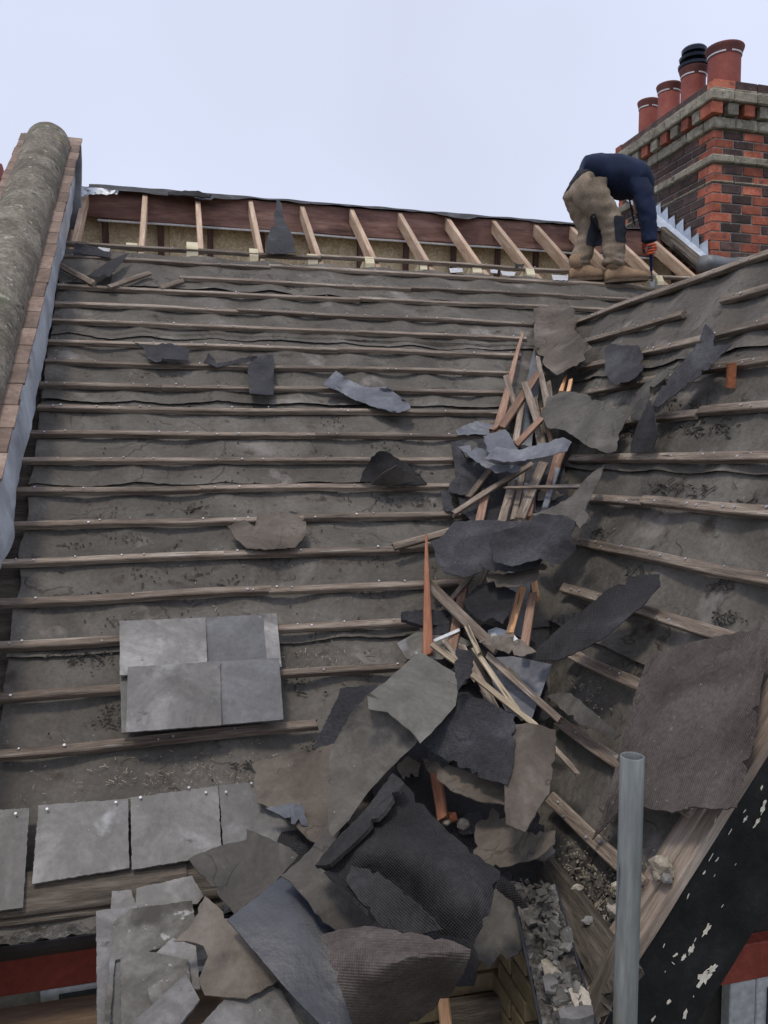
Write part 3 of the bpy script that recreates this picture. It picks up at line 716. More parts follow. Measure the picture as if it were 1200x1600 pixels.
for i, (l, r) in enumerate(rows):
    for j in range(nc+1):
        t = j/nc
        u = l[0]+(r[0]-l[0])*t+(2.0*noise.noise(Vector((i*.4, 3, 0))) if j == nc else 0); v = l[1]+(r[1]-l[1])*t
        hh = l[2]*(1-t)**.8+r[2]*(1-(1-t)**.8)
        hh += .010*noise.noise(Vector((i*.35, t*1.5, 0)))+.006*noise.noise(Vector((i*.9, t*3, 5)))
        Pr = A(r[0]+(2.5*noise.noise(Vector((i*.4, 3, 0)))), r[1], r[2])
        lw = (Pr-cL2).dot(ax)
        Pl = cL2+ax*lw+side*(R0-.012)-upn*.05
        P_ = Pl.lerp(Pr, t)
        bow = sin(pi*t)*.02+.010*noise.noise(Vector((i*.35, t*1.5, 0)))+.006*noise.noise(Vector((i*.9, t*3, 5)))
        vs.append(P_+(upn*.4+side*.9)*bow*(1 if t > 0 else 0))
for i in range(len(rows)-1):
    for j in range(nc):
        q = i*(nc+1)+j; fs.append((q, q+1, q+nc+2, q+nc+1))
obj('lead_flashing', vs, fs, M_['lead'], par, smooth=True)
# neighbouring red tiled roof beyond the parapet
nb = empty('neighbour_roof', C+Vector((-3.4, 6.6, .4)), 'sliver of red clay tiled roof beyond the parapet at the left edge', 'roof')
tm = box_me('roof_tile', .165, .25, .014, M_['red_tile'], .002)
P0 = A(-4, 288, 0)+Z*.02
for i in range(26):
    for j in range(9):
        c = P0 - X*(.165*(j+.35)+(.08 if i % 2 else 0)) - UA*(.1*i) + nA*(.0+.002*j % 2)
        link('roof_tile', tm, frame(c, X, UA, nA) @ Matrix.Rotation(.09, 4, 'X'), nb)
q0 = P0-UA*2.65; q1 = P0-X*1.6-UA*2.65; q2 = P0+UA*.1; q3 = P0-X*1.6+UA*.1; dn = Z*.03
vs = [Vector((p.x, p.y, z_)) for p in (q0, q1, q3, q2) for z_ in (0, p.z-.05)]
obj('wall_core', vs, [(0, 2, 3, 1), (2, 4, 5, 3), (4, 6, 7, 5), (6, 0, 1, 7), (1, 3, 5, 7), (0, 6, 4, 2)], M_['mortar'], nb)
vs, fs = tube(P0-X*1.6+UA*.10+Z*.0, P0+X*.02+UA*.10, .10, .10, 18)
obj('ridge_tile', vs, fs, M_['red_tile'], nb, smooth=False)

# ------------------------------------------------------------------ CHIMNEY
cc = A(1108, 402, 0)
CX, CY = cc.x, cc.y-.02; zb = cc.z-.7
chim = empty('chimney_stack', Vector((CX, CY, zb)), 'brick chimney stack in orange and dark bricks with stone mouldings and four clay pots', 'chimney')
CH = .0845; BLx = .222
LY = 1.60; LX = 1.15
def zpx(v): return W(1108, v, CY).z
z_top = zpx(200)          # underside of the lower moulding
BW = .214; HWd = .104
core_in = .008
def cbox(x0, x1, y0, y1, z0, z1, m, name, par_, **k):
    me = box_me(name, x1-x0, y1-y0, z1-z0, m, **k)
    return link(name, me, Matrix.Translation(((x0+x1)/2, (y0+y1)/2, (z0+z1)/2)), par_)
cbox(CX+core_in, CX+LX-core_in, CY+core_in, CY+LY-core_in, zb-2.0, zpx(128), M_['mortar'], 'mortar_core', chim)
mj = .011
shared = {}
def brick(x0, x1, y0, y1, z0, z1, kind, nm='brick'):
    key = (round(x1-x0, 3), round(y1-y0, 3), round(z1-z0, 3), kind)
    if key not in shared: shared[key] = box_me(nm, x1-x0, y1-y0, z1-z0, M_[kind], .004, .0012)
    link(nm, shared[key], Matrix.Translation(((x0+x1)/2+random.uniform(-.0015, .0015), (y0+y1)/2+random.uniform(-.0015, .0015), (z0+z1)/2)) @ Matrix.Rotation(random.uniform(-.008, .008), 4, 'Z'), chim)
z_string = zpx(247); str_h = .07
lower = []
z = z_string-str_h/2-CH; k = 0
while z > cc.z-.35: lower.append((z, k)); z -= CH; k += 1
upper = []
z = z_string+str_h/2; k = 1
nup = int(round((z_top-z)/CH)); ch2 = (z_top-z)/max(nup, 1)
for i in range(nup): upper.append((z+i*ch2, i))
def course(z0, k, h):
    z1 = z0+h-mj
    odd = k % 2
    # front face: quoin (stretcher or header) then alternate
    x = CX; first = True
    q = BW if odd else HWd
    seq = [(q, 'brick_red'), (BW, 'brick_dark')] + [(BW if odd else BW, 'brick_red'), (BW, 'brick_dark'), (BW, 'brick_red'), (BW, 'brick_dark')]
    depth_q = HWd if odd else BW
    for i, (w, kd) in enumerate(seq):
        x1 = min(x+w, CX+LX)
        if x1-x < .03: break
        y1 = CY+(depth_q if i == 0 else HWd)
        brick(x, x1-mj if i < 99 else x1, CY, y1, z0, z1, kd)
        x += w+0.0
    # left face
    y = CY+depth_q+mj
    i = 0
    while y < CY+LY-.03:
        y1 = min(y+BW, CY+LY)
        kd = 'brick_dark'
        if i == 0 and False: kd = 'brick_red'
        if y1 >= CY+LY-.01: kd = 'brick_red'
        if z0 < cc.z-.35+(y-CY)*.74+.25 - .35 and False: pass
        brick(CX, CX+HWd, y, y1-mj, z0, z1, kd); y += BW; i += 1
for z0, k in lower: course(z0, k, CH)
for z0, k in upper: course(z0, k, ch2)
# stone mouldings: blocks, one by one, along the two visible faces
def moulding(z0, z1, out, dep=.11, prof=0):
    step = .235
    x = CX-out; first = True
    nme = 'moulding_stone'
    while x < CX+LX+out-.02:
        x1 = min(x+step, CX+LX+out)
        me = box_me(nme, x1-x-.005, dep+out, z1-z0, M_['stone_trim'], .010, .003)
        link(nme, me, Matrix.Translation(((x+x1)/2, CY-out+(dep+out)/2, (z0+z1)/2)), chim); x += step
    y = CY+dep+.003
    while y < CY+LY+out-.02:
        y1 = min(y+step, CY+LY+out)
        me = box_me(nme, dep+out, y1-y-.005, z1-z0, M_['stone_trim'], .010, .003)
        link(nme, me, Matrix.Translation((CX-out+(dep+out)/2, (y+y1)/2, (z0+z1)/2)), chim); y += step
moulding(z_string-str_h/2, z_string+str_h/2, .035)
moulding(zpx(282)-.01, zpx(282)+.012, .012)
moulding(z_top+.001, z_top+.095, .040)
zd0 = z_top+.10; zd1 = zd0+.10
# dentil course: single bricks on end with gaps
x = CX-.085; kk = 0
while x < CX+LX:
    brick(x, x+.108, CY-.085, CY+.09, zd0, zd1, ('brick_red', 'stone_trim')[kk % 2], 'dentil'); x += .165; kk += 1
y = CY+.10; kk = 1
while y < CY+LY:
    brick(CX-.085, CX+.09, y, y+.108, zd0, zd1, ('brick_red', 'stone_trim')[kk % 2], 'dentil'); y += .165; kk += 1
moulding(zd1+.003, zd1+.093, .115)
moulding(zd1+.096, zd1+.125, .085)
# blocking course on top
zt = zd1+.128
x = CX-.03; i = 0
while x < CX+LX:
    x1 = min(x+.225, CX+LX+.03); brick(x, x1-.008, CY-.03, CY+.08, zt, zt+.09, ('brick_red', 'brick_dark', 'brick_dark', 'brick_red')[i % 4]); x += .225; i += 1
vs_ = [(CX-.03, CX+.08, CY+.085, CY+LY-.02, zt, zt+.088)]
cbox(CX-.03, CX+.08, CY+.085, CY+LY-.09, zt, zt+.088, M_['brick_dark'], 'blocking_course', chim, bev=.004)
brick(CX-.03, CX+.08, CY+LY-.085, CY+LY+.03, zt, zt+.10, 'brick_red')
cbox(CX+.082, CX+LX, CY+.085, CY+LY, zt, zt+.07, M_['mortar'], 'flaunching', chim)
# pots
def potm(u, v0, v1, wpx, ydep, name='chimney_pot', cowl=False):
    yy = CY+ydep
    base = W(u, v0, yy); top = W(u, v1, yy); dpt = (base-C).dot(FW); r = wpx/2*dpt/F
    zbp = zt+.03; H = top.z-zbp
    c = Vector((base.x, yy, zbp))
    vs, fs = lathe(c, [(r*.98, 0), (r, .02), (r*.99, H*.80)], 32)
    pt = obj(name, vs, fs, M_['pot'], chim, smooth=True)
    vs, fs = lathe(c, [(r*1.0, H*.80), (r*1.03, H*.83), (r*1.10, H*.90), (r*1.17, H*.955), (r*1.19, H*.985), (r*1.16, H), (r*.98, H), (r*.92, H*.9), (r*.88, H*.5), (.001, H*.5)], 32)
    obj('pot_rim', vs, fs, M_['pot_rim'], pt, smooth=True)
    # white gap band in three arcs
    segs = []
    for q in range(3):
        v_, f_ = [], []
        for i in range(10):
            an = 2*pi*(q/3)+i/9*1.75+.3
            for (rr, zz) in ((r*1.045, H*.815), (r*1.055, H*.842), (r*1.0, H*.842), (r*1.0, H*.815)):
                v_.append(c+X*cos(an)*rr+Y*sin(an)*rr+Z*zz)
        for i in range(9):
            for j in range(4): f_.append((4*i+j, 4*i+(j+1) % 4, 4*i+4+(j+1) % 4, 4*i+4+j))
        segs.append((v_, f_))
    obj('white_band', *merge(segs), M_['white_wire'], pt)
    if cowl:
        prof = [(r*.8, H), (r*1.25, H+.005), (r*1.28, H+.03), (r*.8, H+.035), (r*.75, H+.07), (r*1.15, H+.075), (r*1.2, H+.10), (r*.8, H+.105), (r*.75, H+.13), (r*1.0, H+.14), (r*1.02, H+.175), (r*.9, H+.19), (.001, H+.195)]
        vs, fs = lathe(c, prof, 32); obj('cowl', vs, fs, M_['cowl'], pt, smooth=False)
potm(1131, 125, 76, 49, .22)
potm(1083, 145, 108, 37, .58, cowl=True)
potm(1045, 165, 134, 33, .93)
potm(1013, 190, 159, 29, 1.28)
# stepped lead flashing on the left face
steps = [(1103, 392), (1098, 377), (1085, 364), (1073, 352), (1060, 341), (1047, 331), (1035, 320)]
vs = []; fs = []
def fz(y): return cc.z-.02+(y-CY)*math.tan(a)
ny = 8
for i in range(ny):
    y0 = CY+.02+i*.125; y1 = y0+.125
    lo0, lo1 = fz(y0)-.05, fz(y1)-.05
    o_ = len(vs)
    vs += [Vector((CX-.006, y0, lo0)), Vector((CX-.006, y1, lo1)), Vector((CX-.010, y1, fz(y1)+.055)), Vector((CX-.012-.02*random.random(), y0, fz(y0)+.15+.03*random.random()))]
    vs += [v+X*.003 for v in vs[o_:o_+4]]
    fs += [tuple(o_+q for q in f) for f in BOXF]
obj('step_flashing', vs, fs, M_['lead_new'], chim)
vs = []; fs = []
for i in range(24):
    y = CY-.25+i*.07
    for j, (dx, h) in enumerate(((-.005, .0), (-.06, -.03+.01*noise.noise(Vector((i*.5, 0, 0)))), (-.14, -.03+.012*noise.noise(Vector((i*.7, 3, 0)))))):
        vs.append(Vector((CX+dx, y, fz(y)+h+.02)))
for i in range(23):
    for j in range(2): fs.append((3*i+j, 3*i+j+1, 3*i+j+4, 3*i+j+3))
obj('soaker', vs, fs, M_['lead_new'], chim, smooth=True)
# trimmer timber beside the stack, lead apron roll at its foot
plank('trimmer', LA(CX-.20, RTOP-.15, .0), LA(CX-.20, RIDGE_R, .0), .06, .10, nA, M_['old_timber'], roofA)
plank('trimmer', LA(CX-.27, RTOP-.10, .03), LA(CX-.27, RIDGE_R-.3, .03), .05, .03, nA, M_['old_timber'], roofA)
rv = []
for i in range(24):
    t = i/23; P = B(1088+ (1240-1088)*t, 414-(414-372)*t-3*sin(t*pi), .0)+Y*.35
    P = Vector((2.92+1.5*t*0+ .0, 0, 0)) if False else P
    rv.append(P)
P0 = A(1098, 413, .07); P1 = P0+X*1.5+Y*.0
vs = []; fs = []
for i in range(30):
    t = i/29; c = P0+(P1-P0)*t+Z*.008*sin(i*1.1)
    for j in range(14):
        an = 2*pi*j/14; rr = .075+.008*noise.noise(Vector((i*.4, j*.5, 0)))
        vs.append(c+Y*cos(an)*rr*1.2+Z*sin(an)*rr)
for i in range(29):
    for j in range(14): fs.append((14*i+j, 14*i+(j+1) % 14, 14*i+14+(j+1) % 14, 14*i+14+j))
fs.append(tuple(reversed(range(14))))
obj('front_apron', vs, fs, M_['lead_dark'], chim, smooth=True)

# ------------------------------------------------------------------ WALLS, WINDOWS, GUTTERS under the eaves
wy = W(70, 1480, 1.0)
eP = A(70, 1430, -.05)
YE = (eP-C).y
wall = empty('house_wall', Vector((0, YE+.10, 0)), 'house wall under the main eave, red painted band above buff brick and a window', 'wall')
WYF = C.y+YE+.07
def wbox(x0, x1, z0, z1, m, nm, dy=0.0, th=.05, bev=.003, p=None):
    return cbox(x0, x1, WYF+dy, WYF+dy+th, z0, z1, m, nm, p or wall, bev=bev)
z_sof = CZ-1.36
wbox(-3, 1.15, 0, z_sof, M_['mortar'], 'wall_core', .04, .2)
zr0 = W(70, 1548, WYF).z; zr1 = z_sof+.02
wbox(-2.5, W(235, 1500, WYF).x, zr0, zr1, M_['red_paint'], 'painted_lintel', 0, .04)
z_ = zr0-.01
fxa = W(62, 1560, WYF).x
win = wbox(fxa, fxa+.9, zr0-.9, zr0-.004, M_['frame_white'], 'window_frame', .005, .05)
for i in range(3): wbox(fxa+.05+i*.28, fxa+.28+i*.28, zr0-.86, zr0-.02, M_['glass'], 'pane', .001, .02, p=win)
# buff bricks at the inner corner
bz = W(780, 1590, WYF).z-.3; r_ = 0
bm_ = box_me('brick', .215, .06, .062, M_['brick_buff'], .003, .001)
while bz < z_sof-.02:
    bx = .42+(.11 if r_ % 2 else 0)
    while bx < 1.15:
        link('brick', bm_, Matrix.Translation((bx, WYF+.028, bz)), wall); bx += .226
    bz += .072; r_ += 1
plank('sill_board', W(690, 1602, WYF-.06), W(850, 1578, WYF-.06), .14, .05, Vector((0, -1, .3)), M_['old_timber'], wall)
# main gutter with silt
def gutter(name, P, Q, r, label, wallm='black_paint', th=.006):
    P = Vector(P); Q = Vector(Q); e = (Q-P); L = e.length; e.normalize(); s = e.cross(Z).normalized(); u = s.cross(e)
    g = empty(name, P, label, 'gutter'); n = 30; m_ = 12; vs = []; fs = []
    for i in range(n+1):
        for (rr) in (r, r-th):
            for j in range(m_+1):
                an = pi*j/m_; vs.append(P+e*L*i/n+s*cos(an)*rr-u*sin(an)*rr)
    w_ = 2*(m_+1)
    for i in range(n):
        for j in range(m_):
            q = i*w_+j; fs.append((q, q+w_, q+w_+1, q+1)); q += m_+1; fs.append((q, q+1, q+w_+1, q+w_))
        for j in (0, m_):
            q = i*w_+j; fs.append((q, q+m_+1, q+w_+m_+1, q+w_))
    obj('trough', vs, fs, M_[wallm], g, smooth=False)
    vs = []; fs = []; mm = 10; nn = 90
    for i in range(nn+1):
        for j in range(mm+1):
            t = j/mm*2-1
            vs.append(P+e*L*i/nn+s*t*(r-th)*.98+u*(.0+.016*fbm(Vector((i*.45, j*.6, 0)))+.014*noise.noise(Vector((i*.12, 1, 0)))))
    for i in range(nn):
        for j in range(mm):
            q = i*(mm+1)+j; fs.append((q, q+mm+1, q+mm+2, q+1))
    o = obj('silt', vs, fs, M_['silt'], g); o['kind'] = 'stuff'
    return g
g0 = W(-60, 1462, C.y+YE-.05); g1 = W(152, 1442, C.y+YE-.05); g1.z = g0.z = (g0.z+g1.z)/2
gutter('eaves_gutter', g0-X*.6, g1+X*.45, .068, 'black cast iron eaves gutter full of grey silt under the eave slates')
# scaffold boards
zbd = Hz(70, 1560, 0).z
ZB = W(75, 1550, WYF-.03).z-.02
bdm = plank_me('scaffold_board', 2.6, .225, .038, M_['board'], warp=.002)
for i, lb in enumerate(('scaffold board nearest the house wall, below the gutter', 'second scaffold board out from the wall', 'third scaffold board out from the wall', 'fourth scaffold board out from the wall', 'outermost scaffold board')):
    o = link('scaffold_board', bdm, Matrix.Translation((-.92+.03*i, WYF-.15-.235*i, ZB-.02)))
    setp(o, 'brown '+lb, 'scaffold board', 'boards of the scaffold lift')
# corner: the eave side wall of the gable, its fascia and bits of the gable wall
gw = empty('gable_wall', Vector((1.6, YG+.3, 0)), 'wall below the black bargeboard with red painted band and grey window frame', 'wall')
GY = YG+.20
xw0 = W(1120, 1560, GY).x
zl1 = W(1160, 1478, GY).z; zl0 = W(1160, 1535, GY).z
XC = W(782, 1520, WYF).x
zr_ = lambda x: LB(0, (x-LB(0, 0, 0).x)/cos(b), -.30).z
pg = [(XC, 0), (6, 0), (4.6, zr_(2.5)-1.6), (2.55, zr_(2.5)), (XC+.02, zr_(XC+.02))]
vs = [Vector((x, GY+.05+d, z)) for d in (0, .14) for x, z in pg]
obj('wall_core', vs, [(4, 3, 2, 1, 0), (5, 6, 7, 8, 9)]+[(i, (i+1) % 5, 5+(i+1) % 5, 5+i) for i in range(5)], M_['dark'], gw)
bz = W(780, 1590, WYF).z-.3; r_ = 0
bme = box_me('brick', .06, .21, .062, M_['brick_buff'], .003, .001)
while bz < CZ-1.40:
    by = GY+.06+(.11 if r_ % 2 else 0)
    while by < WYF-.12:
        link('brick', bme, Matrix.Translation((XC+.0, by+.10, bz)), gw); by += .226
    bz += .072; r_ += 1
cbox(W(1110, 1500, GY).x, 6, GY, GY+.05, zl0, zl1, M_['red_paint'], 'painted_lintel', gw, bev=.004)
xa = W(1142, 1580, GY).x; xb = W(1182, 1580, GY).x
fr = cbox(xa, xb, GY+.005, GY+.045, zl0-1.3, zl0-.004, M_['frame_white'], 'window_frame', gw, bev=.003)
cbox(xb+.008, xb+.5, GY+.012, GY+.04, zl0-1.3, zl0-.004, M_['frame_white'], 'window_sash', gw, bev=.003)
cbox(xb+.045, xb+.46, GY+.006, GY+.012, zl0-1.26, zl0-.04, M_['glass'], 'pane', gw)
cbox(XC+.005, XC+.15, GY+.2, WYF+.03, 0, CZ-1.36, M_['mortar'], 'return_wall', gw)
# soffit strip between bargeboard and wall (bluish painted boards)
vs = [LB(YG-.01, -.3, -.262), LB(YG-.01, 1.8, -.262), LB(GY+.01, 1.8, -.262), LB(GY+.01, -.3, -.262)]
vs += [v-nB*.02 for v in vs]
obj('soffit_board', vs, BOXF, M_['lead_dark'], roofB)
# rotten valley foot: black boards, rotten fillets
plank('rotten_board', B(838, 1352, .02), B(962, 1520, .02), .10, .05, nB, M_['old_timber'], roofB, torn=(.02, .06), warp=.01)
plank('rotten_board', B(880, 1420, .035), B(948, 1545, .03), .045, .04, nB, M_['old_timber'], roofB, torn=(.04, .05), warp=.01)
vs = [S(825, 1370, .04), S(925, 1510, .04), S(905, 1560, .0)-Z*.05, S(815, 1400, .0)-Z*.05]
plank('valley_board', S(828, 1380, -.01), S(915, 1530, -.01), .15, .03, (nB*.9-Z*.2+Vector((-.3, -.4, 0))).normalized(), M_['black_paint'], roofB)
plank('rotten_board', B(935, 1570, .03), B(975, 1480, .03), .05, .05, nB, M_['old_timber'], roofB, torn=(.04, .05), warp=.01)
gA = D(838, 1400, 1.98); gB_ = D(888, 1600, 1.62)
gutter('valley_gutter', gA+(gA-gB_)*.1, gB_+(gB_-gA)*.3, .060, 'black gutter length at the valley foot filled with slate and mortar rubble')

# ------------------------------------------------------------------ scaffold pole
pt = D(988, 1181, 1.655)
pole = empty('scaffold_pole', Vector((pt.x, pt.y, 0)), 'upright galvanised scaffold tube with open top in the right foreground', 'scaffold pole')
ro, ri = .0252, .0212
pr = [(ri, -.6), (ri, -.002), (ri+.001, 0), (ro-.001, 0), (ro, -.002)]+[(ro, -.002-.25*i) for i in range(1, 24)]
vs, fs = lathe(Vector((pt.x, pt.y, pt.z)), pr, 40)
for v in vs: v.x += (pt.z-v.z)*-.006
obj('tube', vs, fs, M_['galv'], pole, smooth=True).data.set_sharp_from_angle(angle=radians(50))

# ------------------------------------------------------------------ LOOSE FELT, SLATES, LEAD
def SH(name, pts, m, label, cat='roofing felt', **k): return sheet(name, pts, m, label, cat, **k)
G1 = 'torn scraps of roofing felt lying on the roofs'
SH('felt_scrap', [(207, 533, .03), (230, 540, .02), (262, 536, .03), (297, 546, .035), (294, 563, .03), (262, 561, .07), (245, 566, .03), (230, 560, .02), (226, 546, .03)], 'felt_dark', 'small dark grey ragged felt scrap across an upper batten, left part of the main roof', lift=.02, group=G1, cuts=3, grid=5)
SH('felt_scrap', [(318, 567, .04), (326, 551, .05), (338, 568, .03), (365, 563, .04), (402, 556, .05), (400, 562, .03), (362, 570, .02), (338, 574, .02)], 'felt_dark', 'thin curled dark felt strip left of the hanging dark rectangle', lift=.02, group=G1, cuts=3, grid=5)
SH('felt_scrap', [(387, 572, .04), (402, 556, .03), (428, 553, .03), (428, 580, .03), (427, 617, .05), (390, 615, .05), (388, 590, .04)], 'felt_dark', 'upright dark grey felt rectangle hanging over two battens', lift=.02, group=G1, cuts=4, grid=5, rag=1)
SH('lead_offcut', [(505, 601, .03), (514, 590, .03), (525, 579, .06), (534, 585, .05), (543, 593, .03), (560, 600, .03), (577, 606, .03), (602, 603, .04), (622, 617, .04), (640, 632, .04), (642, 638, .06), (620, 645, .05), (582, 635, .03), (548, 622, .03), (525, 609, .02)], 'felt_blue', 'crumpled pale blue grey offcut lying diagonally on the middle of the main roof', 'lead sheet', lift=.03, cuts=4, grid=5, rag=1.5, wav=.02, wsc=12)
SH('felt_flap', [(562, 752, .02), (568, 735, .06), (580, 714, .15), (592, 705, .17), (605, 706, .16), (622, 716, .12), (642, 730, .08), (655, 742, .05), (668, 756, .02), (630, 758, .05), (600, 757, .05)], 'felt_black', 'black felt flap arching up out of a hole in the middle of the main roof', lift=.02, group=G1, cuts=5, grid=5)
SH('felt_flap', [(578, 757, .02), (600, 738, .13), (620, 727, .15), (645, 740, .08), (668, 757, .03), (664, 759, .02), (620, 762, .03)], 'felt_grey', 'curled grey tongue of felt in front of the black arched flap', lift=.02, group=G1, cuts=5, grid=5)
SH('felt_scrap', [(355, 822, .03), (368, 815, .03), (383, 812, .04), (398, 822, .03), (402, 805, .04), (440, 800, .04), (468, 803, .04), (478, 815, .05), (479, 833, .03), (462, 855, .03), (420, 858, .03), (386, 857, .04), (368, 842, .03)], 'felt_brown', 'fan shaped brown felt piece across a batten, lower left of the arched black flap', lift=.015, cuts=6, group=G1)
SH('felt_scrap', [(117, 380, .04), (150, 386, .03), (172, 395, .03), (172, 402, .02), (150, 399, .02), (115, 396, .03)], 'felt_dark', 'dark felt scrap at the top left corner beside the parapet', lift=.02, group=G1, cuts=4, grid=5)
SH('felt_scrap', [(138, 430, .05), (170, 408, .06), (202, 394, .05), (198, 400, .03), (172, 432, .05), (150, 433, .03)], 'felt_black', 'black felt scrap over a dark hole near the top left corner', lift=.03, group=G1, cuts=4, grid=5)
SH('roof_hole_shade', [(112, 438, .0), (145, 428, .0), (176, 428, .0), (170, 448, .0), (118, 450, .0)], 'dark', 'black patch standing in for the shade of a hole in the underlay near the top left corner', 'board', lift=.012, cuts=4, grid=6)  # flat dark patch painted in place of the shaded hole
SH('hanging_felt', [(432, 312, .10), (440, 318, .10), (444, 345, .08), (455, 365, .07), (463, 394, .06), (440, 397, .06), (415, 395, .06), (418, 370, .07), (428, 345, .09)], 'felt_dark', 'blue black felt tongue hanging from the ridge over the open rafters', base='A', cuts=5, grid=6, wav=.012, group=G1)
SH('ridge_felt_roll', [(262, 300, .06), (300, 298, .07), (330, 303, .06), (328, 308, .05), (290, 305, .05), (262, 304, .05)], 'felt_black', 'short black felt roll lying on the ridge above the second rafter', base='A', cuts=5, grid=4, group=G1, thick=.012)
SH('ridge_lead', [(112, 290, .06), (150, 293, .05), (185, 298, .05), (183, 304, .04), (150, 303, .03), (120, 308, .04)], 'lead', 'torn grey lead piece on the ridge beside the parapet end', 'lead sheet', base='A', cuts=4, grid=4, wav=.02, wsc=14)
SH('felt_scrap', [(802, 408, .03), (812, 413, .04), (820, 412, .06), (816, 419, .03), (806, 420, .02)], 'felt_black', 'tiny black felt scrap on the top batten below the rafters', lift=.02, cuts=3, grid=4, group=G1, base='A')
# slates laid on the main roof
SL = 'loose slates lying on the main roof'
SH('loose_slate', [(404, 960, .025), (432, 958, .025), (440, 1042, .03), (416, 1044, .03)], 'slate', 'dark narrow slate edge showing behind the upper laid slate', 'slate', lift=.03, rag=.7, wav=.002, thick=.006, group=SL, base='A')
SH('loose_slate', [(312, 965, .024), (411, 960, .024), (417, 1040, .028), (314, 1046, .028)], 'slate_dark', 'plain darker slate at the upper right of the laid group', 'slate', lift=.035, rag=.8, wav=.003, thick=.006, group=SL, base='A')
SH('loose_slate', [(187, 970, .033), (321, 965, .033), (324, 1046, .038), (187, 1055, .038)], 'slate', 'upper left grey slate with a nail hole and pale lime stain, laid over the battens', 'slate', lift=.037, rag=.8, wav=.010, wsc=9, thick=.006, group=SL, base='A')
SH('loose_slate', [(187, 1040, .025), (215, 1040, .025), (212, 1143, .03), (190, 1145, .03)], 'slate', 'narrow slate edge sticking out left of the lower laid slate', 'slate', lift=.03, rag=.7, wav=.002, thick=.006, group=SL, base='A')
SH('loose_slate', [(336, 1034, .04), (436, 1028, .04), (443, 1124, .045), (338, 1133, .045)], 'slate_dark', 'bluish dark slate at the lower right of the laid group', 'slate', lift=.04, rag=.8, wav=.003, thick=.006, group=SL, base='A')
SH('loose_slate', [(200, 1042, .05), (344, 1033, .05), (346, 1133, .055), (197, 1144, .055)], 'slate', 'lower left slate with a brownish tint and bent lime streak, just above a batten', 'slate', lift=.042, rag=.8, wav=.010, wsc=9, thick=.006, group=SL, base='A')
# valley top
V = 'felt pieces torn loose along the valley'
SH('valley_lead', [(848, 505, .02), (856, 505, .02), (830, 700, .03), (838, 800, .03), (822, 1000, .03), (795, 1000, .03), (790, 800, .04), (800, 690, .04), (822, 600, .03), (835, 540, .03)], 'lead_dark', 'long dull lead lining running down the valley under the broken battens', 'valley lining', lift=.01, k=.5, rag=1)
SH('felt_drape', [(834, 482, .03), (862, 475, .05), (890, 478, .05), (905, 492, .06), (897, 515, .05), (925, 542, .06), (915, 562, .06), (895, 572, .07), (870, 586, .08), (850, 570, .06), (835, 545, .05)], 'felt_brown', 'brown felt draped over the very top of the valley', lift=.03, k=.5, group=V, cuts=5, wav=.02, wsc=7)
SH('felt_flap', [(846, 650, .12), (856, 620, .11), (882, 611, .08), (910, 615, .06), (942, 627, .05), (982, 651, .05), (968, 675, .05), (962, 705, .05), (948, 708, .07), (925, 700, .09), (882, 672, .12), (855, 668, .13)], 'felt_grey', 'large grey brown felt flap folded over at the upper right of the valley', lift=.03, k=.5, group=V, cuts=5)
SH('felt_scrap', [(944, 545, .05), (955, 537, .05), (972, 540, .04), (998, 540, .03), (1003, 552, .03), (1008, 572, .03), (990, 592, .04), (962, 602, .05), (945, 586, .05)], 'felt_dark', 'dark six sided felt scrap near the top of the gable roof slope', lift=.025, group=V, cuts=4, grid=6)
SH('felt_strip', [(1020, 632, .04), (1035, 602, .06), (1062, 570, .08), (1085, 545, .08), (1103, 506, .07), (1115, 520, .06), (1114, 541, .06), (1143, 537, .09), (1128, 553, .08), (1090, 590, .10), (1060, 612, .07), (1028, 636, .04)], 'felt_dark', 'long forked charcoal felt strip lying diagonally on the gable roof slope', lift=.03, group=V, cuts=4, grid=6)
SH('felt_strip', [(985, 654, .03), (988, 620, .05), (1008, 598, .06), (1035, 580, .05), (1062, 565, .05), (1040, 590, .06), (1015, 610, .07), (1010, 640, .05), (1000, 658, .03)], 'felt_grey', 'narrow grey felt strip left of the forked charcoal strip', lift=.02, group=V, cuts=4, grid=6)
SH('felt_flap', [(1014, 624, .08), (1022, 645, .08), (1028, 680, .07), (1018, 706, .05), (985, 708, .03), (986, 692, .04), (993, 672, .05)], 'felt_black', 'pointed black felt flap below the forked charcoal strip', lift=.02, group=V, cuts=4, grid=6)
SH('felt_scrap', [(715, 698, .07), (735, 695, .06), (765, 705, .05), (770, 724, .10), (815, 728, .12), (808, 738, .12), (775, 739, .12), (745, 722, .10)], 'felt_blue', 'lowest blue grey felt scrap projecting left from the pile of broken battens', lift=.06, k=.5, group=V, cuts=4, grid=6)
SH('felt_scrap', [(755, 681, .10), (790, 671, .12), (802, 690, .13), (810, 706, .13), (778, 710, .12), (762, 706, .10)], 'felt_blue', 'upper blue felt scrap among the broken battens of the valley', lift=.08, k=.5, group=V, cuts=4, grid=6)
SH('felt_strip', [(757, 717, .13), (775, 698, .14), (812, 703, .14), (850, 692, .16), (880, 683, .18), (893, 690, .18), (885, 705, .17), (850, 714, .16), (800, 722, .15)], 'felt_blue', 'long curved blue grey felt band across the middle of the broken battens', lift=.10, k=.5, group=V, cuts=6, grid=6, wav=.012)
SH('felt_scrap', [(712, 672, .02), (742, 658, .02), (772, 664, .02), (768, 678, .03), (715, 680, .02)], 'felt_blue', 'flat bluish felt patch on the underlay left of the upper valley', lift=.02, group=V, cuts=4, grid=6)
SH('felt_strip', [(688, 765, .02), (700, 767, .03), (712, 800, .03), (695, 798, .02)], 'felt_dark', 'little dark strip of felt between two battens left of the valley', lift=.02, group=V, cuts=4, grid=6)
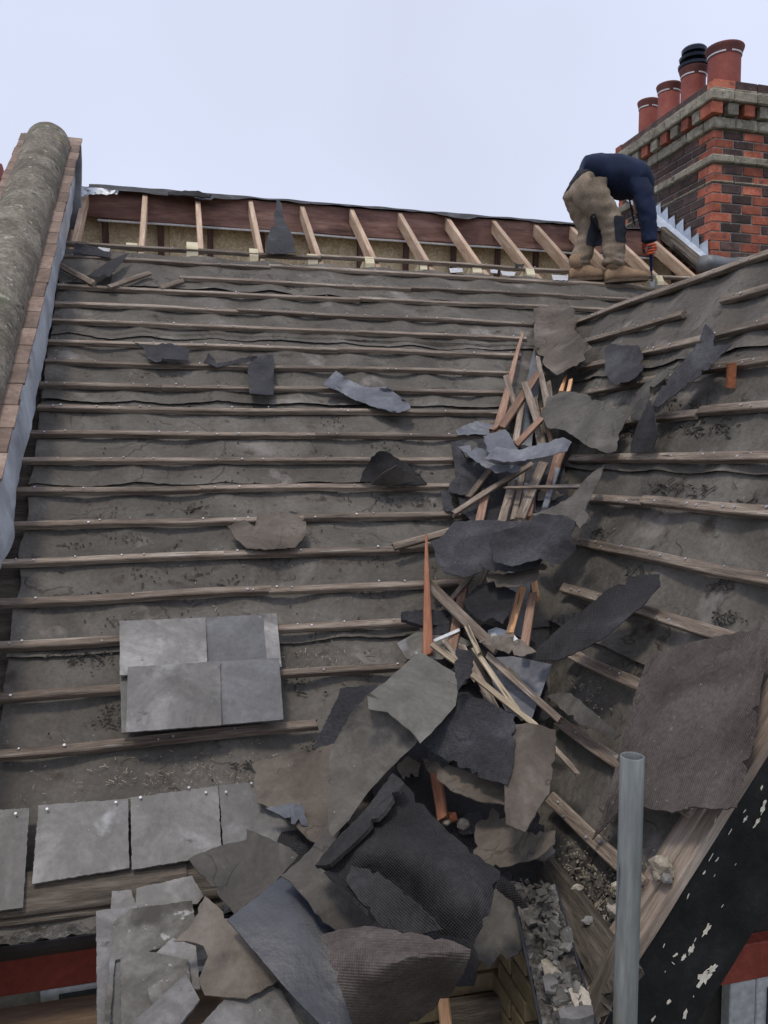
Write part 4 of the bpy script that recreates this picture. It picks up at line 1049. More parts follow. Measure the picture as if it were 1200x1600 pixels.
SH('felt_strip', [(945, 726, .06), (935, 752, .07), (916, 790, .09), (905, 818, .10), (885, 830, .12), (850, 812, .14), (830, 803, .14), (868, 790, .11), (896, 772, .09), (918, 745, .07)], 'felt_grey', 'grey felt strip curving up the right side of the valley', lift=.05, k=.5, group=V, cuts=5, wav=.015)
SH('felt_scrap', [(896, 812, .10), (912, 797, .10), (920, 808, .11), (905, 826, .12)], 'felt_grey', 'small rolled grey felt lump at the right tip of the big charcoal sheet', lift=.08, k=.5, group=V, cuts=4, grid=5, thick=.012)
SH('felt_sheet', [(673, 846, .10), (690, 838, .10), (710, 815, .09), (745, 813, .12), (770, 812, .14), (820, 815, .16), (850, 830, .16), (852, 870, .17), (840, 885, .16), (800, 893, .17), (762, 890, .16), (725, 903, .16), (692, 893, .15), (682, 875, .12)], 'felt_dark', 'big ragged charcoal felt sheet over the centre of the valley, left half', lift=.10, k=.5, group=V, cuts=5, wav=.015)
SH('felt_sheet', [(765, 850, .19), (770, 832, .21), (800, 825, .20), (822, 812, .19), (845, 802, .18), (880, 805, .16), (900, 815, .14), (892, 835, .14), (900, 858, .12), (888, 872, .12), (865, 886, .13), (845, 872, .17), (800, 885, .19), (772, 878, .19)], 'felt_dark', 'smaller charcoal felt sheet lapping over the right of the big one', lift=.13, k=.5, group=V, cuts=5, wav=.02)
SH('felt_scrap', [(760, 897, .12), (800, 895, .13), (848, 880, .13), (855, 885, .13), (835, 908, .15), (805, 917, .15), (775, 917, .14), (762, 910, .13)], 'felt_brown', 'curled brown felt lip under the charcoal sheets of the valley', lift=.08, k=.5, group=V, cuts=6, grid=6)
SH('felt_scrap', [(722, 942, .10), (745, 915, .12), (775, 908, .12), (806, 925, .12), (798, 950, .12), (785, 975, .13), (770, 965, .12), (755, 972, .12), (740, 962, .11)], 'felt_dark', 'dark slate coloured felt square among the battens below the charcoal sheets', lift=.06, k=.5, group=V, cuts=5, wav=.015)
SH('lead_offcut', [(762, 985, .06), (775, 980, .07), (800, 985, .08), (812, 1000, .07), (800, 1015, .06), (765, 1000, .06)], 'lead', 'pale grey lead scrap below the dark slate coloured square', 'lead sheet', lift=.05, k=.5, cuts=5, grid=6)
SH('metal_sheet', [(762, 1028, .05), (800, 1025, .06), (862, 1038, .05), (845, 1085, .06), (828, 1130, .07), (790, 1110, .07), (770, 1070, .06)], 'felt_blue', 'smooth blue grey sheet under the crossed battens of the lower valley', 'metal sheet', lift=.03, k=.5, rag=.8, cuts=8)
SH('felt_flap', [(835, 1032, .12), (842, 1010, .12), (870, 985, .12), (915, 950, .10), (955, 918, .07), (985, 900, .06), (1030, 897, .06), (1031, 915, .06), (1005, 945, .07), (980, 965, .10), (950, 992, .14), (910, 1015, .16), (870, 1032, .15)], 'felt_black', 'long dark felt sheet curving from the valley up onto the gable roof slope', lift=.04, k=.4, group=V, cuts=6, wav=.012)
SH('felt_scrap', [(748, 1002, .12), (775, 993, .14), (800, 990, .14), (838, 1018, .14), (820, 1025, .13), (795, 1022, .13), (770, 1012, .12)], 'felt_brown', 'crumpled brown felt edge at the foot of the two upright battens', lift=.08, k=.5, group=V, cuts=4, grid=5, wav=.03, wsc=12)
SH('felt_sheet', [(1006, 1045, .05), (1018, 1022, .05), (1060, 1008, .05), (1130, 992, .05), (1202, 982, .05), (1190, 1060, .05), (1176, 1150, .05), (1150, 1262, .06), (1112, 1264, .07), (1085, 1260, .06), (1050, 1270, .07), (1010, 1262, .08), (985, 1240, .06), (955, 1280, .04), (925, 1312, .03), (945, 1262, .03), (972, 1160, .04), (990, 1090, .04)], 'felt_woven', 'large reddish brown woven felt sheet spread on the lower gable roof slope', lift=.025, k=0, base='B', group=V, cuts=7, wav=.010, grid=12, rot=.15)
SH('felt_scrap', [(855, 1088, .05), (872, 1082, .06), (892, 1083, .07), (930, 1115, .06), (970, 1148, .05), (958, 1156, .04), (935, 1140, .06), (905, 1132, .07), (880, 1110, .08)], 'felt_grey', 'folded grey felt offcut on the gable roof slope above the pole', lift=.03, group=V, cuts=5, grid=6)
SH('felt_scrap', [(627, 956, .05), (660, 952, .06), (704, 955, .07), (702, 975, .07), (665, 978, .06), (628, 968, .05)], 'felt_dark', 'stack of folded dark felt beside the red split batten', lift=.03, group=V, cuts=5, grid=6, thick=.015, wav=.012)
SH('felt_scrap', [(668, 978, .05), (702, 974, .07), (700, 990, .07), (675, 992, .05)], 'felt_dark', 'little dark felt tab under the folded dark stack', lift=.03, group=V, cuts=5, grid=6)
SH('loose_slate', [(620, 1005, .04), (660, 982, .05), (700, 985, .07), (740, 1005, .08), (690, 1030, .07), (635, 1030, .05)], 'slate_dirty', 'greenish grey slate behind the foot of the red split batten', 'slate', lift=.02, rag=.8, cuts=6, thick=.006)
SH('felt_scrap', [(713, 1012, .24), (738, 1018, .24), (738, 1050, .24), (715, 1080, .24), (710, 1045, .24)], 'felt_dark', 'narrow dark felt tab at the upper right corner of the pale olive panel', lift=.10, k=.5, group=V, cuts=5, grid=6, wav=.015)
# big heap at the foot of the valley
for pts, m_, lb in (([(560, 1180, .03), (660, 1150, .03), (800, 1200, .03), (850, 1290, .03), (845, 1380, .03), (760, 1400, .03), (620, 1330, .03)], 'felt_black', 'black felt added as shade in the middle of the heap under the other sheets'),
                    ([(440, 1300, .03), (560, 1280, .03), (640, 1400, .04), (760, 1470, .05), (740, 1540, .06), (560, 1540, .06), (420, 1470, .05), (400, 1380, .04)], 'felt_black', 'black felt added as shade under the smooth blue black sheet'),
                    ([(690, 985, .02), (760, 975, .02), (850, 1010, .02), (860, 1120, .02), (790, 1160, .02), (700, 1110, .02)], 'felt_black', 'black felt added as shade beneath the crossed lower battens'),
                    ([(705, 690, .02), (800, 680, .02), (880, 720, .02), (890, 800, .02), (760, 830, .02), (720, 800, .02)], 'felt_dark', 'dark felt added as shade beneath the battens above the charcoal sheets'),
                    ([(600, 1090, .02), (690, 1060, .02), (720, 1180, .02), (640, 1240, .02), (560, 1230, .02)], 'felt_dark', 'dark felt added as shade behind the steep shaded grey brown panel')):
    SH('felt_sheet', pts, m_, lb, lift=.02, k=.5, group='heap of stripped felt at the foot of the valley', cuts=7, wav=.012)  # dark sheets added low in heap and valley to darken the shaded gaps
H = 'heap of stripped felt at the foot of the valley'
SH('felt_sheet', [(488, 1168, .05), (508, 1130, .06), (532, 1075, .07), (590, 1068, .09), (600, 1100, .10), (545, 1160, .08), (500, 1175, .06)], 'felt_dark', 'charcoal felt corner left of the pale olive grey panel', lift=.03, group=H, cuts=6)
SH('felt_sheet', [(394, 1193, .05), (455, 1178, .06), (540, 1158, .08), (545, 1250, .10), (520, 1330, .10), (480, 1310, .08), (440, 1265, .06), (402, 1255, .05)], 'felt_brown', 'light brown felt sheet lying above the last eave slate', lift=.02, group=H, cuts=7)
SH('lead_offcut', [(415, 1262, .07), (470, 1252, .08), (482, 1290, .08), (455, 1287, .08), (440, 1275, .08)], 'felt_blue', 'blue grey triangular scrap beside the last eave slate', 'slate', lift=.03, cuts=5)
SH('felt_sheet', [(655, 1160, .16), (690, 1120, .17), (722, 1083, .16), (760, 1095, .16), (805, 1118, .16), (802, 1190, .19), (792, 1226, .20), (748, 1215, .19), (700, 1190, .18)], 'felt_dark', 'blue black coarse felt sheet right of the pale olive grey panel', lift=.10, k=.5, group=H, cuts=6)
SH('felt_sheet', [(660, 1184, .12), (700, 1195, .13), (792, 1225, .13), (792, 1258, .16), (750, 1252, .16), (705, 1235, .15), (672, 1207, .13)], 'felt_brown', 'brown felt strip curling out under the blue black coarse sheet', lift=.08, k=.5, group=H, cuts=7)
SH('felt_sheet', [(800, 1132, .12), (830, 1130, .12), (868, 1140, .11), (867, 1180, .12), (858, 1240, .13), (842, 1262, .14), (820, 1300, .15), (790, 1288, .16), (788, 1220, .17), (800, 1185, .15)], 'felt_brown', 'upright brown felt rectangle at the right of the heap', lift=.13, k=.5, group=H, cuts=7)
SH('felt_sheet', [(742, 1290, .10), (770, 1262, .10), (800, 1285, .10), (825, 1300, .10), (868, 1298, .09), (866, 1318, .11), (840, 1340, .12), (800, 1352, .13), (768, 1356, .13), (740, 1335, .12)], 'felt_brown', 'reddish brown felt piece lying below the upright brown rectangle', lift=.06, k=.5, group=H, cuts=6)
SH('felt_sheet', [(578, 1082, .26), (606, 1100, .27), (640, 1128, .27), (668, 1140, .26), (640, 1172, .22), (605, 1205, .18), (575, 1238, .16), (545, 1282, .14), (515, 1313, .12), (510, 1225, .12), (518, 1170, .14), (545, 1120, .20)], 'felt_grey', 'steep shaded grey brown felt panel at the upper left of the heap', lift=.08, k=.5, group=H, cuts=9, rag=1.6, wav=.010, wsc=4, grid=9)  # darker felt carries the shade on the steep fall of the folded sheet
SH('felt_sheet', [(655, 1018, .13), (682, 1033, .14), (712, 1052, .15), (716, 1078, .17), (712, 1102, .19), (690, 1128, .24), (657, 1161, .28), (640, 1140, .29), (605, 1112, .29), (576, 1108, .27), (574, 1086, .25), (610, 1058, .19)], 'felt_olive_lit', 'olive grey felt panel, coloured paler as the lit top, lapping over the steep shaded panel', lift=.09, k=.5, group=H, cuts=10, rag=1.4, wav=.006, wsc=4, grid=9, curl=.004)  # paler felt carries the light on the flat top of the same sheet
SH('felt_sheet', [(295, 1342, .12), (332, 1325, .13), (385, 1312, .13), (385, 1295, .14), (440, 1318, .14), (466, 1336, .14), (430, 1378, .16), (366, 1428, .17), (330, 1385, .15)], 'felt_grey', 'ragged grey felt corner above the slate stack', lift=.04, group=H, cuts=6)
SH('felt_sheet', [(272, 1470, .19), (300, 1445, .18), (320, 1400, .17), (366, 1440, .18), (420, 1490, .20), (438, 1530, .21), (385, 1560, .22), (320, 1555, .21), (310, 1530, .21), (325, 1495, .20), (318, 1478, .20), (300, 1472, .20)], 'felt_brown', 'brown felt with a rounded bite out of its edge, over the slate stack', lift=.07, group=H, cuts=7, wav=.02)
SH('felt_sheet', [(740, 1478, .12), (765, 1400, .14), (785, 1375, .14), (815, 1382, .13), (832, 1400, .12), (828, 1450, .13), (810, 1492, .14), (792, 1500, .14), (782, 1490, .13), (765, 1512, .13), (748, 1500, .12)], 'felt_grey', 'crumpled dark grey felt hanging above the valley gutter', lift=.08, k=.4, group=H, cuts=6, wav=.03, wsc=6)
SH('slate_sheet', [(355, 1437, .20), (440, 1370, .20), (470, 1345, .20), (500, 1310, .20), (535, 1350, .22), (565, 1440, .24), (590, 1520, .26), (600, 1620, .28), (520, 1622, .27), (478, 1578, .25), (430, 1525, .23)], 'sheet_blue', 'smooth blue black sheet tilted at the lower left of the heap', lift=.12, k=.3, group=H, cuts=14, rag=1, wav=.012, wsc=3, grid=12, thick=.006)
SH('felt_strip', [(438, 1368, .245), (470, 1343, .245), (512, 1295, .24), (555, 1350, .28), (600, 1440, .29), (560, 1450, .285), (540, 1462, .28), (505, 1440, .27), (455, 1378, .25)], 'felt_grey', 'grey brown felt strip lapping the top of the smooth blue black sheet', lift=.13, k=.3, group=H, cuts=9)
SH('felt_sheet', [(615, 1210, .30), (640, 1232, .31), (668, 1265, .31), (700, 1300, .31), (745, 1335, .30), (782, 1362, .30), (772, 1395, .31), (765, 1430, .32), (740, 1472, .31), (700, 1462, .33), (660, 1455, .33), (600, 1445, .33), (562, 1402, .33), (530, 1370, .32), (492, 1352, .30), (520, 1318, .30), (575, 1262, .30)], 'felt_black', 'large black woven felt sheet on top of the heap', lift=.16, k=.4, group=H, cuts=9, wav=.02, wsc=4, grid=9, rot=.75, ctl=[(560, 1330, .37), (600, 1280, .38), (640, 1330, .36), (620, 1400, .30), (660, 1380, .36), (700, 1350, .39), (720, 1420, .38), (640, 1430, .30), (560, 1380, .30)])
SH('felt_flap', [(492, 1352, .36), (520, 1316, .36), (575, 1260, .36), (613, 1208, .36), (632, 1224, .39), (600, 1268, .40), (548, 1322, .40), (515, 1350, .39)], 'felt_black', 'long folded edge band along the upper left of the large black woven sheet', lift=.14, k=.4, group=H, cuts=7, wav=.012, rot=.75, thick=.010)
SH('felt_flap', [(548, 1352, .38), (590, 1362, .41), (640, 1400, .41), (690, 1452, .40), (650, 1462, .39), (598, 1448, .39), (560, 1405, .39), (540, 1375, .38)], 'felt_black', 'second layer of black woven felt lapped over the lower left of the large sheet', lift=.14, k=.4, group=H, cuts=7, wav=.015, rot=.75)
SH('felt_flap', [(507, 1362, .40), (530, 1350, .38), (545, 1372, .38), (570, 1400, .40), (575, 1430, .42), (552, 1408, .42)], 'felt_black', 'small rolled corner of black woven felt at the left of the large one', lift=.12, k=.3, group=H, cuts=6, wav=.02, rot=.75)
SH('felt_flap', [(782, 1368, .26), (800, 1380, .27), (825, 1418, .25), (815, 1420, .24), (790, 1402, .25), (772, 1385, .26)], 'felt_black', 'narrow black felt fold at the right tip of the large black sheet', lift=.14, k=.3, group=H, cuts=6, wav=.02)
SH('felt_sheet', [(500, 1462, .42), (530, 1452, .43), (580, 1447, .44), (640, 1456, .44), (700, 1468, .43), (736, 1484, .42), (725, 1520, .38), (700, 1560, .18), (660, 1590, .14), (600, 1628, .14), (560, 1625, .30), (530, 1540, .44)], 'felt_woven', 'front brown woven felt sheet folded downward at the bottom of the picture', lift=.14, k=.3, group=H, cuts=9, wav=.015, grid=9, rot=-.2, ctl=[(560, 1500, .50), (600, 1490, .52), (640, 1500, .52), (690, 1492, .50), (590, 1530, .50), (640, 1545, .36), (600, 1570, .36), (620, 1600, .2), (680, 1530, .34)])
# slate stack at lower left
T = 'slates stacked on the scaffold at the eave'
def ST(pts, label, m='slate_dirty', **k): return sheet('stacked_slate', pts, M_ and m, label, 'slate', rag=1.5, cuts=4, wav=.003, thick=.007, group=T, base='A', **k)
ST([(175, 1392, .03), (205, 1390, .03), (222, 1440, .05), (172, 1440, .05)], 'small slate corner poking up at the back of the slate stack', 'slate')
ST([(213, 1388, .05), (300, 1368, .05), (318, 1400, .06), (308, 1412, .06), (212, 1420, .06)], 'bluish slate at the back of the slate stack under the eave board', 'slate')
ST([(150, 1424, .07), (215, 1414, .07), (205, 1470, .10), (192, 1620, .22), (152, 1620, .22)], 'tall pale grey slate forming the left side of the slate stack', 'slate')
ST([(178, 1440, .09), (204, 1420, .09), (300, 1407, .09), (308, 1452, .11), (275, 1475, .13), (180, 1500, .13), (170, 1620, .25), (160, 1620, .25)], 'dirt streaked slate in the middle of the slate stack')
ST([(270, 1465, .16), (306, 1478, .16), (313, 1545, .19), (280, 1550, .19), (232, 1500, .17)], 'light slate with a square corner behind the wet slate', 'slate')
ST([(188, 1496, .18), (230, 1486, .18), (294, 1499, .18), (300, 1560, .22), (290, 1625, .27), (190, 1625, .27)], 'wet speckled slate in front of the slate stack')
ST([(230, 1545, .24), (280, 1515, .23), (310, 1560, .26), (245, 1600, .28)], 'broken slate under the pale slanted offcut')
ST([(200, 1605, .30), (290, 1521, .27), (312, 1562, .29), (262, 1625, .33), (185, 1625, .33)], 'pale slanted slate offcut at the front of the slate stack', 'slate')
ST([(300, 1615, .30), (352, 1560, .28), (398, 1520, .27), (415, 1535, .27), (440, 1548, .27), (480, 1625, .32)], 'large pale blue grey slate at the bottom edge beside the smooth blue black sheet', 'slate')
ST([(425, 1538, .25), (440, 1525, .24), (495, 1600, .28), (500, 1625, .29), (478, 1620, .29)], 'slim dark slate sliver right of the large pale slate')
# rubble bits in the gutter as loose slates
def GT(pts, label, m, **k): return sheet('rubble_piece', pts, m, label, 'debris', rag=1.5, cuts=4, grid=6, base=lambda u, v, l: D(u, v, gdep(v)-l), **k)
def gdep(v): return 1.98+(1.62-1.98)*(v-1400)/200-.0
GT([(845, 1500, .03), (858, 1495, .04), (872, 1510, .03), (892, 1545, .04), (880, 1570, .03), (866, 1580, .03), (855, 1540, .03)], 'flat crusted buff mortar slab lying in the valley gutter', 'rubble', thick=.015, wav=.01, wsc=20)
GT([(848, 1525, .055), (860, 1520, .055), (872, 1532, .055), (868, 1550, .055), (852, 1548, .055)], 'rounded grey slate chip in the valley gutter', 'slate', thick=.006)
GT([(888, 1545, .04), (905, 1538, .045), (920, 1550, .045), (925, 1572, .04), (900, 1578, .04)], 'brown crusted lump at the right of the valley gutter', 'rubble', thick=.02, wav=.012, wsc=20)
GT([(872, 1575, .06), (925, 1570, .06), (928, 1585, .06), (905, 1592, .06), (875, 1590, .06)], 'lilac grey slate block at the front of the valley gutter', 'slate', thick=.02)
vs = []; fs = []
for i in range(120):
    t = random.random(); P = gA.lerp(gB_, t*1.15-.05)+(gB_-gA).cross(Z).normalized()*random.gauss(0, .022)+Z*(.012+random.uniform(0, .02))
    sx = random.choice((.004, .006, .008, .011, .016)); ax3 = Matrix.Rotation(random.uniform(0, 6), 3, Vector((random.gauss(0, 1), random.gauss(0, 1), random.gauss(0, 1))).normalized())
    o_ = len(vs)
    for q in ((-1, -1, -.3), (1, -.7, -.3), (.8, 1, -.3), (-.9, .8, -.3), (-.8, -.9, .3), (.9, -.6, .35), (.6, .9, .25), (-.7, .6, .3)):
        vs.append(P+ax3 @ Vector((q[0]*sx*random.uniform(.7, 1.3), q[1]*sx*random.uniform(.6, 1.2), q[2]*sx)))
    fs += [tuple(o_+k for k in f) for f in BOXF]
setp(obj('gutter_rubble', vs, fs, M_['slate_dirty']), 'broken slate chips heaped along the valley gutter', 'debris', kind='stuff')
#PART3
for pts, lb in (([(702, 419, .03), (722, 419, .03), (724, 425, .03), (704, 426, .03)], 'small white scrap showing under the top batten, middle of the roof'), ([(766, 421, .03), (778, 422, .03), (777, 427, .03), (767, 426, .03)], 'smallest white scrap under the top batten, right of the middle one'),
                ([(782, 423, .03), (806, 425, .03), (803, 431, .03), (785, 430, .03)], 'white scrap under the top batten left of the roofer'), ([(862, 429, .04), (888, 431, .04), (887, 438, .04), (865, 438, .04)], 'white plastic piece beside the left boot of the roofer'),
                ([(153, 386, .04), (172, 388, .04), (171, 393, .04), (156, 392, .04)], 'white scrap under the top batten at the left end')):
    SH('plastic_scrap', pts, 'tape', lb, 'plastic scrap', base='A', cuts=3, grid=4, rag=1)
extra = [(720, 760, 'felt_dark', 22), (735, 700, 'felt_grey', 16), (790, 745, 'felt_dark', 18), (860, 770, 'felt_brown', 20), (700, 940, 'felt_grey', 20), (715, 1055, 'felt_dark', 22), (770, 1135, 'felt_dark', 20), (850, 860, 'felt_grey', 18), (830, 1075, 'felt_dark', 16), (640, 1200, 'felt_brown', 20), (790, 1380, 'felt_dark', 22), (470, 1330, 'felt_dark', 20), (735, 1285, 'felt_dark', 22), (845, 1330, 'felt_grey', 20), (660, 1290, 'felt_grey', 20), (800, 640, 'felt_grey', 13), (880, 640, 'felt_dark', 16)]
LBL = ['dark scrap beside the long grey slanting batten', 'grey scrap at the tip of the blue felt scraps', 'dark scrap in the middle gap between weathered battens', 'brown scrap right of the blue painted lath', 'grey scrap beside the red split batten', 'dark scrap beside the cream batten tops', 'dark scrap below the broken yellow batten tip', 'grey scrap by the right end of the charcoal sheets', 'dark scrap at the right corner of the smooth blue sheet', 'brown scrap above the point of the large black sheet', 'dark scrap over the top of the valley gutter', 'dark scrap between ragged grey felt and the smooth blue black sheet', 'dark scrap behind the orange red clay chip', 'grey scrap at the end of the reddish brown felt', 'grey scrap against the red brown timber end', 'grey scrap among the crossed upper battens', 'dark scrap under the folded over grey brown flap']
for q_, (u, v, m_, r_) in enumerate(extra):
    n_ = random.randint(5, 7); a0 = random.uniform(0, 6)
    pts = [(u+cos(a0+2*pi*i/n_)*r_*random.uniform(.6, 1.3), v+sin(a0+2*pi*i/n_)*r_*random.uniform(.5, 1.1), .03+random.uniform(0, .04)) for i in range(n_)]
    SH('felt_crumb', pts, m_, 'small torn felt '+LBL[q_], lift=.01, k=.5, group='small felt scraps between the larger valley debris', cuts=4, grid=5, wav=.015)
# ------------------------------------------------------------------ LOOSE AND BROKEN BATTENS
GB = 'broken battens thrown into the valley'
def LB_(u0, v0, u1, v1, wpx, m, label, l0=.1, l1=.1, taper=(1, 1), torn=(.02, .02), th=.025, k=.5, name='broken_batten'):
    P = S(u0, v0, l0, k); Q = S(u1, v1, l1, k); dp = ((P+Q)/2-C).dot(FW)
    w = wpx*dp/F
    n = (C-(P+Q)/2).normalized()*.75+(nA+nB)*.25
    o = plank(name, P, Q, w, th, n, M_[m], torn=torn, taper=taper, warp=.006, seg=.05)
    return setp(o, label, 'batten', GB)
LB_(817, 524, 775, 677, 13, 'batten_brown', 'long pinkish brown batten with a pointed top, leftmost in the upper valley', .07, .07, taper=(.35, 1), torn=(.05, .01))
LB_(840, 583, 786, 668, 12, 'batten_brown', 'brown batten with a freshly snapped orange lower end', .10, .10)
LB_(822, 600, 840, 660, 11, 'batten', 'short grey batten crossing over the snapped brown one', .13, .13)
LB_(842, 560, 854, 640, 12, 'batten', 'grey batten with a pale split tip right of the upper valley', .10, .10, taper=(.5, 1), torn=(.05, .01))
LB_(817, 625, 808, 690, 10, 'batten', 'grey brown batten standing between the crossed upper battens', .08, .09)
LB_(843, 657, 806, 694, 10, 'batten_brown', 'short brown batten slanting across the others above the blue felt band', .15, .15)
LB_(848, 640, 862, 692, 7, 'batten_brown', 'thin brown lath behind the right of the crossed upper battens', .09, .09)
LB_(832, 625, 848, 700, 13, 'batten', 'broad grey batten running under the blue felt band', .06, .07)
LB_(826, 726, 711, 801, 8, 'batten', 'long grey batten slanting down left from under the blue felt band', .13, .08)
LB_(760, 772, 750, 815, 13, 'batten_brown', 'stubby orange brown batten end left of the valley middle', .07, .08)
LB_(803, 755, 782, 820, 13, 'batten', 'weathered pale grey batten in the valley middle', .08, .10)
LB_(848, 728, 812, 812, 15, 'batten', 'thick brown grey batten right of the valley middle', .09, .11)
LB_(838, 745, 826, 808, 8, 'batten_brown', 'thin brown batten behind the thick brown grey one', .07, .09)
LB_(796, 762, 916, 762, 7, 'batten', 'thin level lath lying across the valley middle', .15, .08, taper=(.5, 1), torn=(.04, .01))
LB_(877, 708, 867, 735, 14, 'batten_brown', 'short square batten end under the right of the blue felt band', .08, .08)
LB_(872, 735, 850, 795, 9, 'felt_blue', 'blue grey painted lath right of the thick brown grey batten', .08, .10)
LB_(818, 735, 803, 812, 9, 'batten', 'dim grey batten behind the weathered pale one', .05, .07)
LB_(617, 855, 688, 834, 11, 'batten', 'short broken batten lying on a fixed one, left of the big charcoal sheet', .07, .08, torn=(.01, .06))
LB_(667, 845, 668, 1020, 16, 'batten_red', 'tall red brown split batten standing like a spike', .22, .14, taper=(.25, 1), torn=(.05, .02), th=.02)
LB_(672, 913, 775, 1012, 17, 'batten', 'wide dark grey batten slanting down right from the red spike', .13, .16)
LB_(729, 903, 704, 1025, 15, 'batten_brown', 'brown batten under the wide dark grey slanting one', .08, .10)
LB_(758, 893, 743, 925, 11, 'batten', 'grey batten end emerging below the charcoal sheets', .09, .10)
LB_(816, 922, 798, 988, 12, 'batten_orange', 'left of two upright battens, with bright orange split wood', .12, .13)
LB_(832, 932, 819, 1015, 13, 'batten_brown', 'right of two upright battens, brown and knotted', .13, .14)
LB_(835, 915, 838, 935, 10, 'batten_orange', 'tiny split orange stub above the two upright battens', .10, .10)
LB_(731, 983, 748, 1018, 8, 'batten_pale', 'cream coloured splinter at the top of the crossed lower battens', .17, .17)
LB_(742, 1015, 812, 1118, 9, 'batten_pale', 'pale weathered batten crossing the smooth blue sheet', .15, .13)
LB_(725, 1015, 775, 1110, 12, 'batten', 'grey batten beneath the pale crossing ones', .11, .11)
LB_(740, 1058, 830, 1128, 9, 'batten_pale', 'cream batten with a broken yellow tip, lowest of the crossed battens', .18, .15, torn=(.02, .05))
LB_(678, 1008, 720, 1040, 11, 'batten_pale', 'short pale batten in front of the red spike foot', .19, .19)
LB_(765, 1028, 872, 1125, 11, 'batten', 'long brown grey batten reaching to the gable roof battens', .15, .09)
LB_(677, 1000, 712, 985, 5, 'white_wire', 'thin white strip beside the red spike', .12, .12, th=.006)
LB_(735, 1010, 790, 1165, 15, 'batten', 'broad shadowed batten behind the crossed lower battens', .07, .06)
LB_(676, 1205, 688, 1278, 17, 'batten_red', 'red brown timber end between felt sheets right of the heap', .09, .10, th=.04)
LB_(692, 1555, 700, 1625, 17, 'batten_orange', 'orange brown timber stub at the bottom edge below the woven sheet', .12, .12, th=.04)
LB_(885, 588, 877, 612, 7, 'batten_orange', 'bright orange splinter on the right side of the upper valley', .06, .06, taper=(.4, 1))
LB_(892, 596, 888, 612, 6, 'batten_orange', 'second smaller bright orange splinter beside the first', .06, .06)
more = [(790, 590, 806, 640, 9, 'batten', 'short grey stick between the pinkish brown and the snapped batten'), (858, 600, 866, 660, 8, 'batten', 'dark stick right of the split tip batten'), (800, 650, 770, 672, 8, 'batten_brown', 'brown stick end at the foot of the pinkish brown batten'),
        (765, 735, 735, 775, 9, 'batten', 'grey stick above the long slanting grey batten'), (872, 700, 858, 760, 8, 'batten_brown', 'thin brown stick below the right end of the blue felt band'), (735, 905, 690, 960, 8, 'batten', 'dark stick left of the dark felt square'), (700, 1010, 742, 1060, 9, 'batten', 'grey stick behind the narrow dark felt tab'),
        (800, 1050, 830, 1090, 7, 'batten_pale', 'pale stick lying on the smooth blue grey sheet'), (690, 930, 740, 985, 7, 'batten_brown', 'thin brown stick above the wide dark grey batten'), (760, 1085, 790, 1140, 9, 'batten', 'shadowed stick end above the coarse blue black sheet'), (848, 1150, 895, 1200, 8, 'batten', 'grey stick on the gable slope beside the upright brown rectangle')]
for (u0, v0, u1, v1, w_, m_, lb) in more: LB_(u0, v0, u1, v1, w_, m_, lb, random.uniform(.06, .12), random.uniform(.06, .12), torn=(.03, .03))
LB_(98, 417, 145, 442, 9, 'batten', 'broken batten sloping beside the black hole at the top left', .05, .05, k=0)
LB_(172, 448, 232, 428, 7, 'batten', 'loose batten sloping up right of the black hole at the top left', .04, .05, k=0)
LB_(252, 450, 284, 440, 8, 'batten', 'short loose batten end below the third fixed batten', .03, .03, k=0)
LB_(1175, 1165, 1110, 1262, 4, 'batten', 'thin sliver of timber beside the rake timbers', .03, .03, k=0) if False else None
# cylindrical red vent on the gable slope
P = B(1147, 597, .0)
vt = empty('clay_vent_stub', P, 'small broken orange clay stub poking through the gable roof felt', 'clay pipe')
vs = []; fs = []
ax_ = (nB*.6+UB*.6-Y*.2).normalized(); s_ = ax_.orthogonal().normalized(); q_ = ax_.cross(s_)
for i in range(6):
    for j in range(9):
        an = pi*1.1*j/8; vs.append(P+ax_*(-.02+.018*i+.006*random.random())+s_*cos(an)*.032+q_*sin(an)*.032)
for i in range(5):
    for j in range(8): q = i*9+j; fs.append((q, q+1, q+10, q+9))
vs2 = [v-(v-P).normalized()*.008 for v in vs]; m9 = len(vs)
fs += [tuple(reversed([i+m9 for i in f])) for f in fs]
obj('stub', vs+vs2, fs, M_['terracotta_bit'], vt, smooth=True)
# clay chips and mortar lumps
def lump(u, v, s, m, label, l=.05, fn=S):
    P = fn(u, v, l); bm = bmesh.new(); bmesh.ops.create_icosphere(bm, subdivisions=2, radius=1)
    sd = random.uniform(0, 99); ex = [random.uniform(.6, 1.2) for _ in range(3)]
    for w in bm.verts:
        k = 1+.45*noise.noise(w.co*1.7+Vector((sd, 0, 0)))
        w.co = Vector((w.co.x*ex[0], w.co.y*ex[1], w.co.z*ex[2]*.7))*k*s
    me = bpy.data.meshes.new('rubble_lump'); bm.to_mesh(me); bm.free(); me.materials.append(M_[m])
    return setp(link('rubble_lump', me, Matrix.Translation(P)), label, 'rubble')
lump(706, 1276, .020, 'terracotta_bit', 'orange red clay chip in the gap right of the large black sheet', .10)
lump(724, 1288, .024, 'rubble', 'pale stone chip below the orange red clay chip', .10)
lump(698, 1285, .012, 'rubble', 'tiny pale chip left of the orange red clay chip', .10)
lump(1035, 1352, .036, 'rubble', 'biggest cream mortar lump beside the rake timbers', .03, B)
lump(1028, 1368, .022, 'rubble', 'smaller cream mortar lump below the biggest one', .03, B)
lump(1042, 1372, .018, 'slate', 'grey stone chip right of the cream mortar lumps', .03, B)
lump(958, 1422, .020, 'rubble', 'oval cream pebble left of the scaffold tube', .03, B)
lump(902, 1388, .016, 'rubble', 'yellowish mortar lump on the rubble strewn valley foot', .03, B)
lump(920, 1438, .018, 'slate', 'grey chip on the rotten board at the valley foot', .05, B)
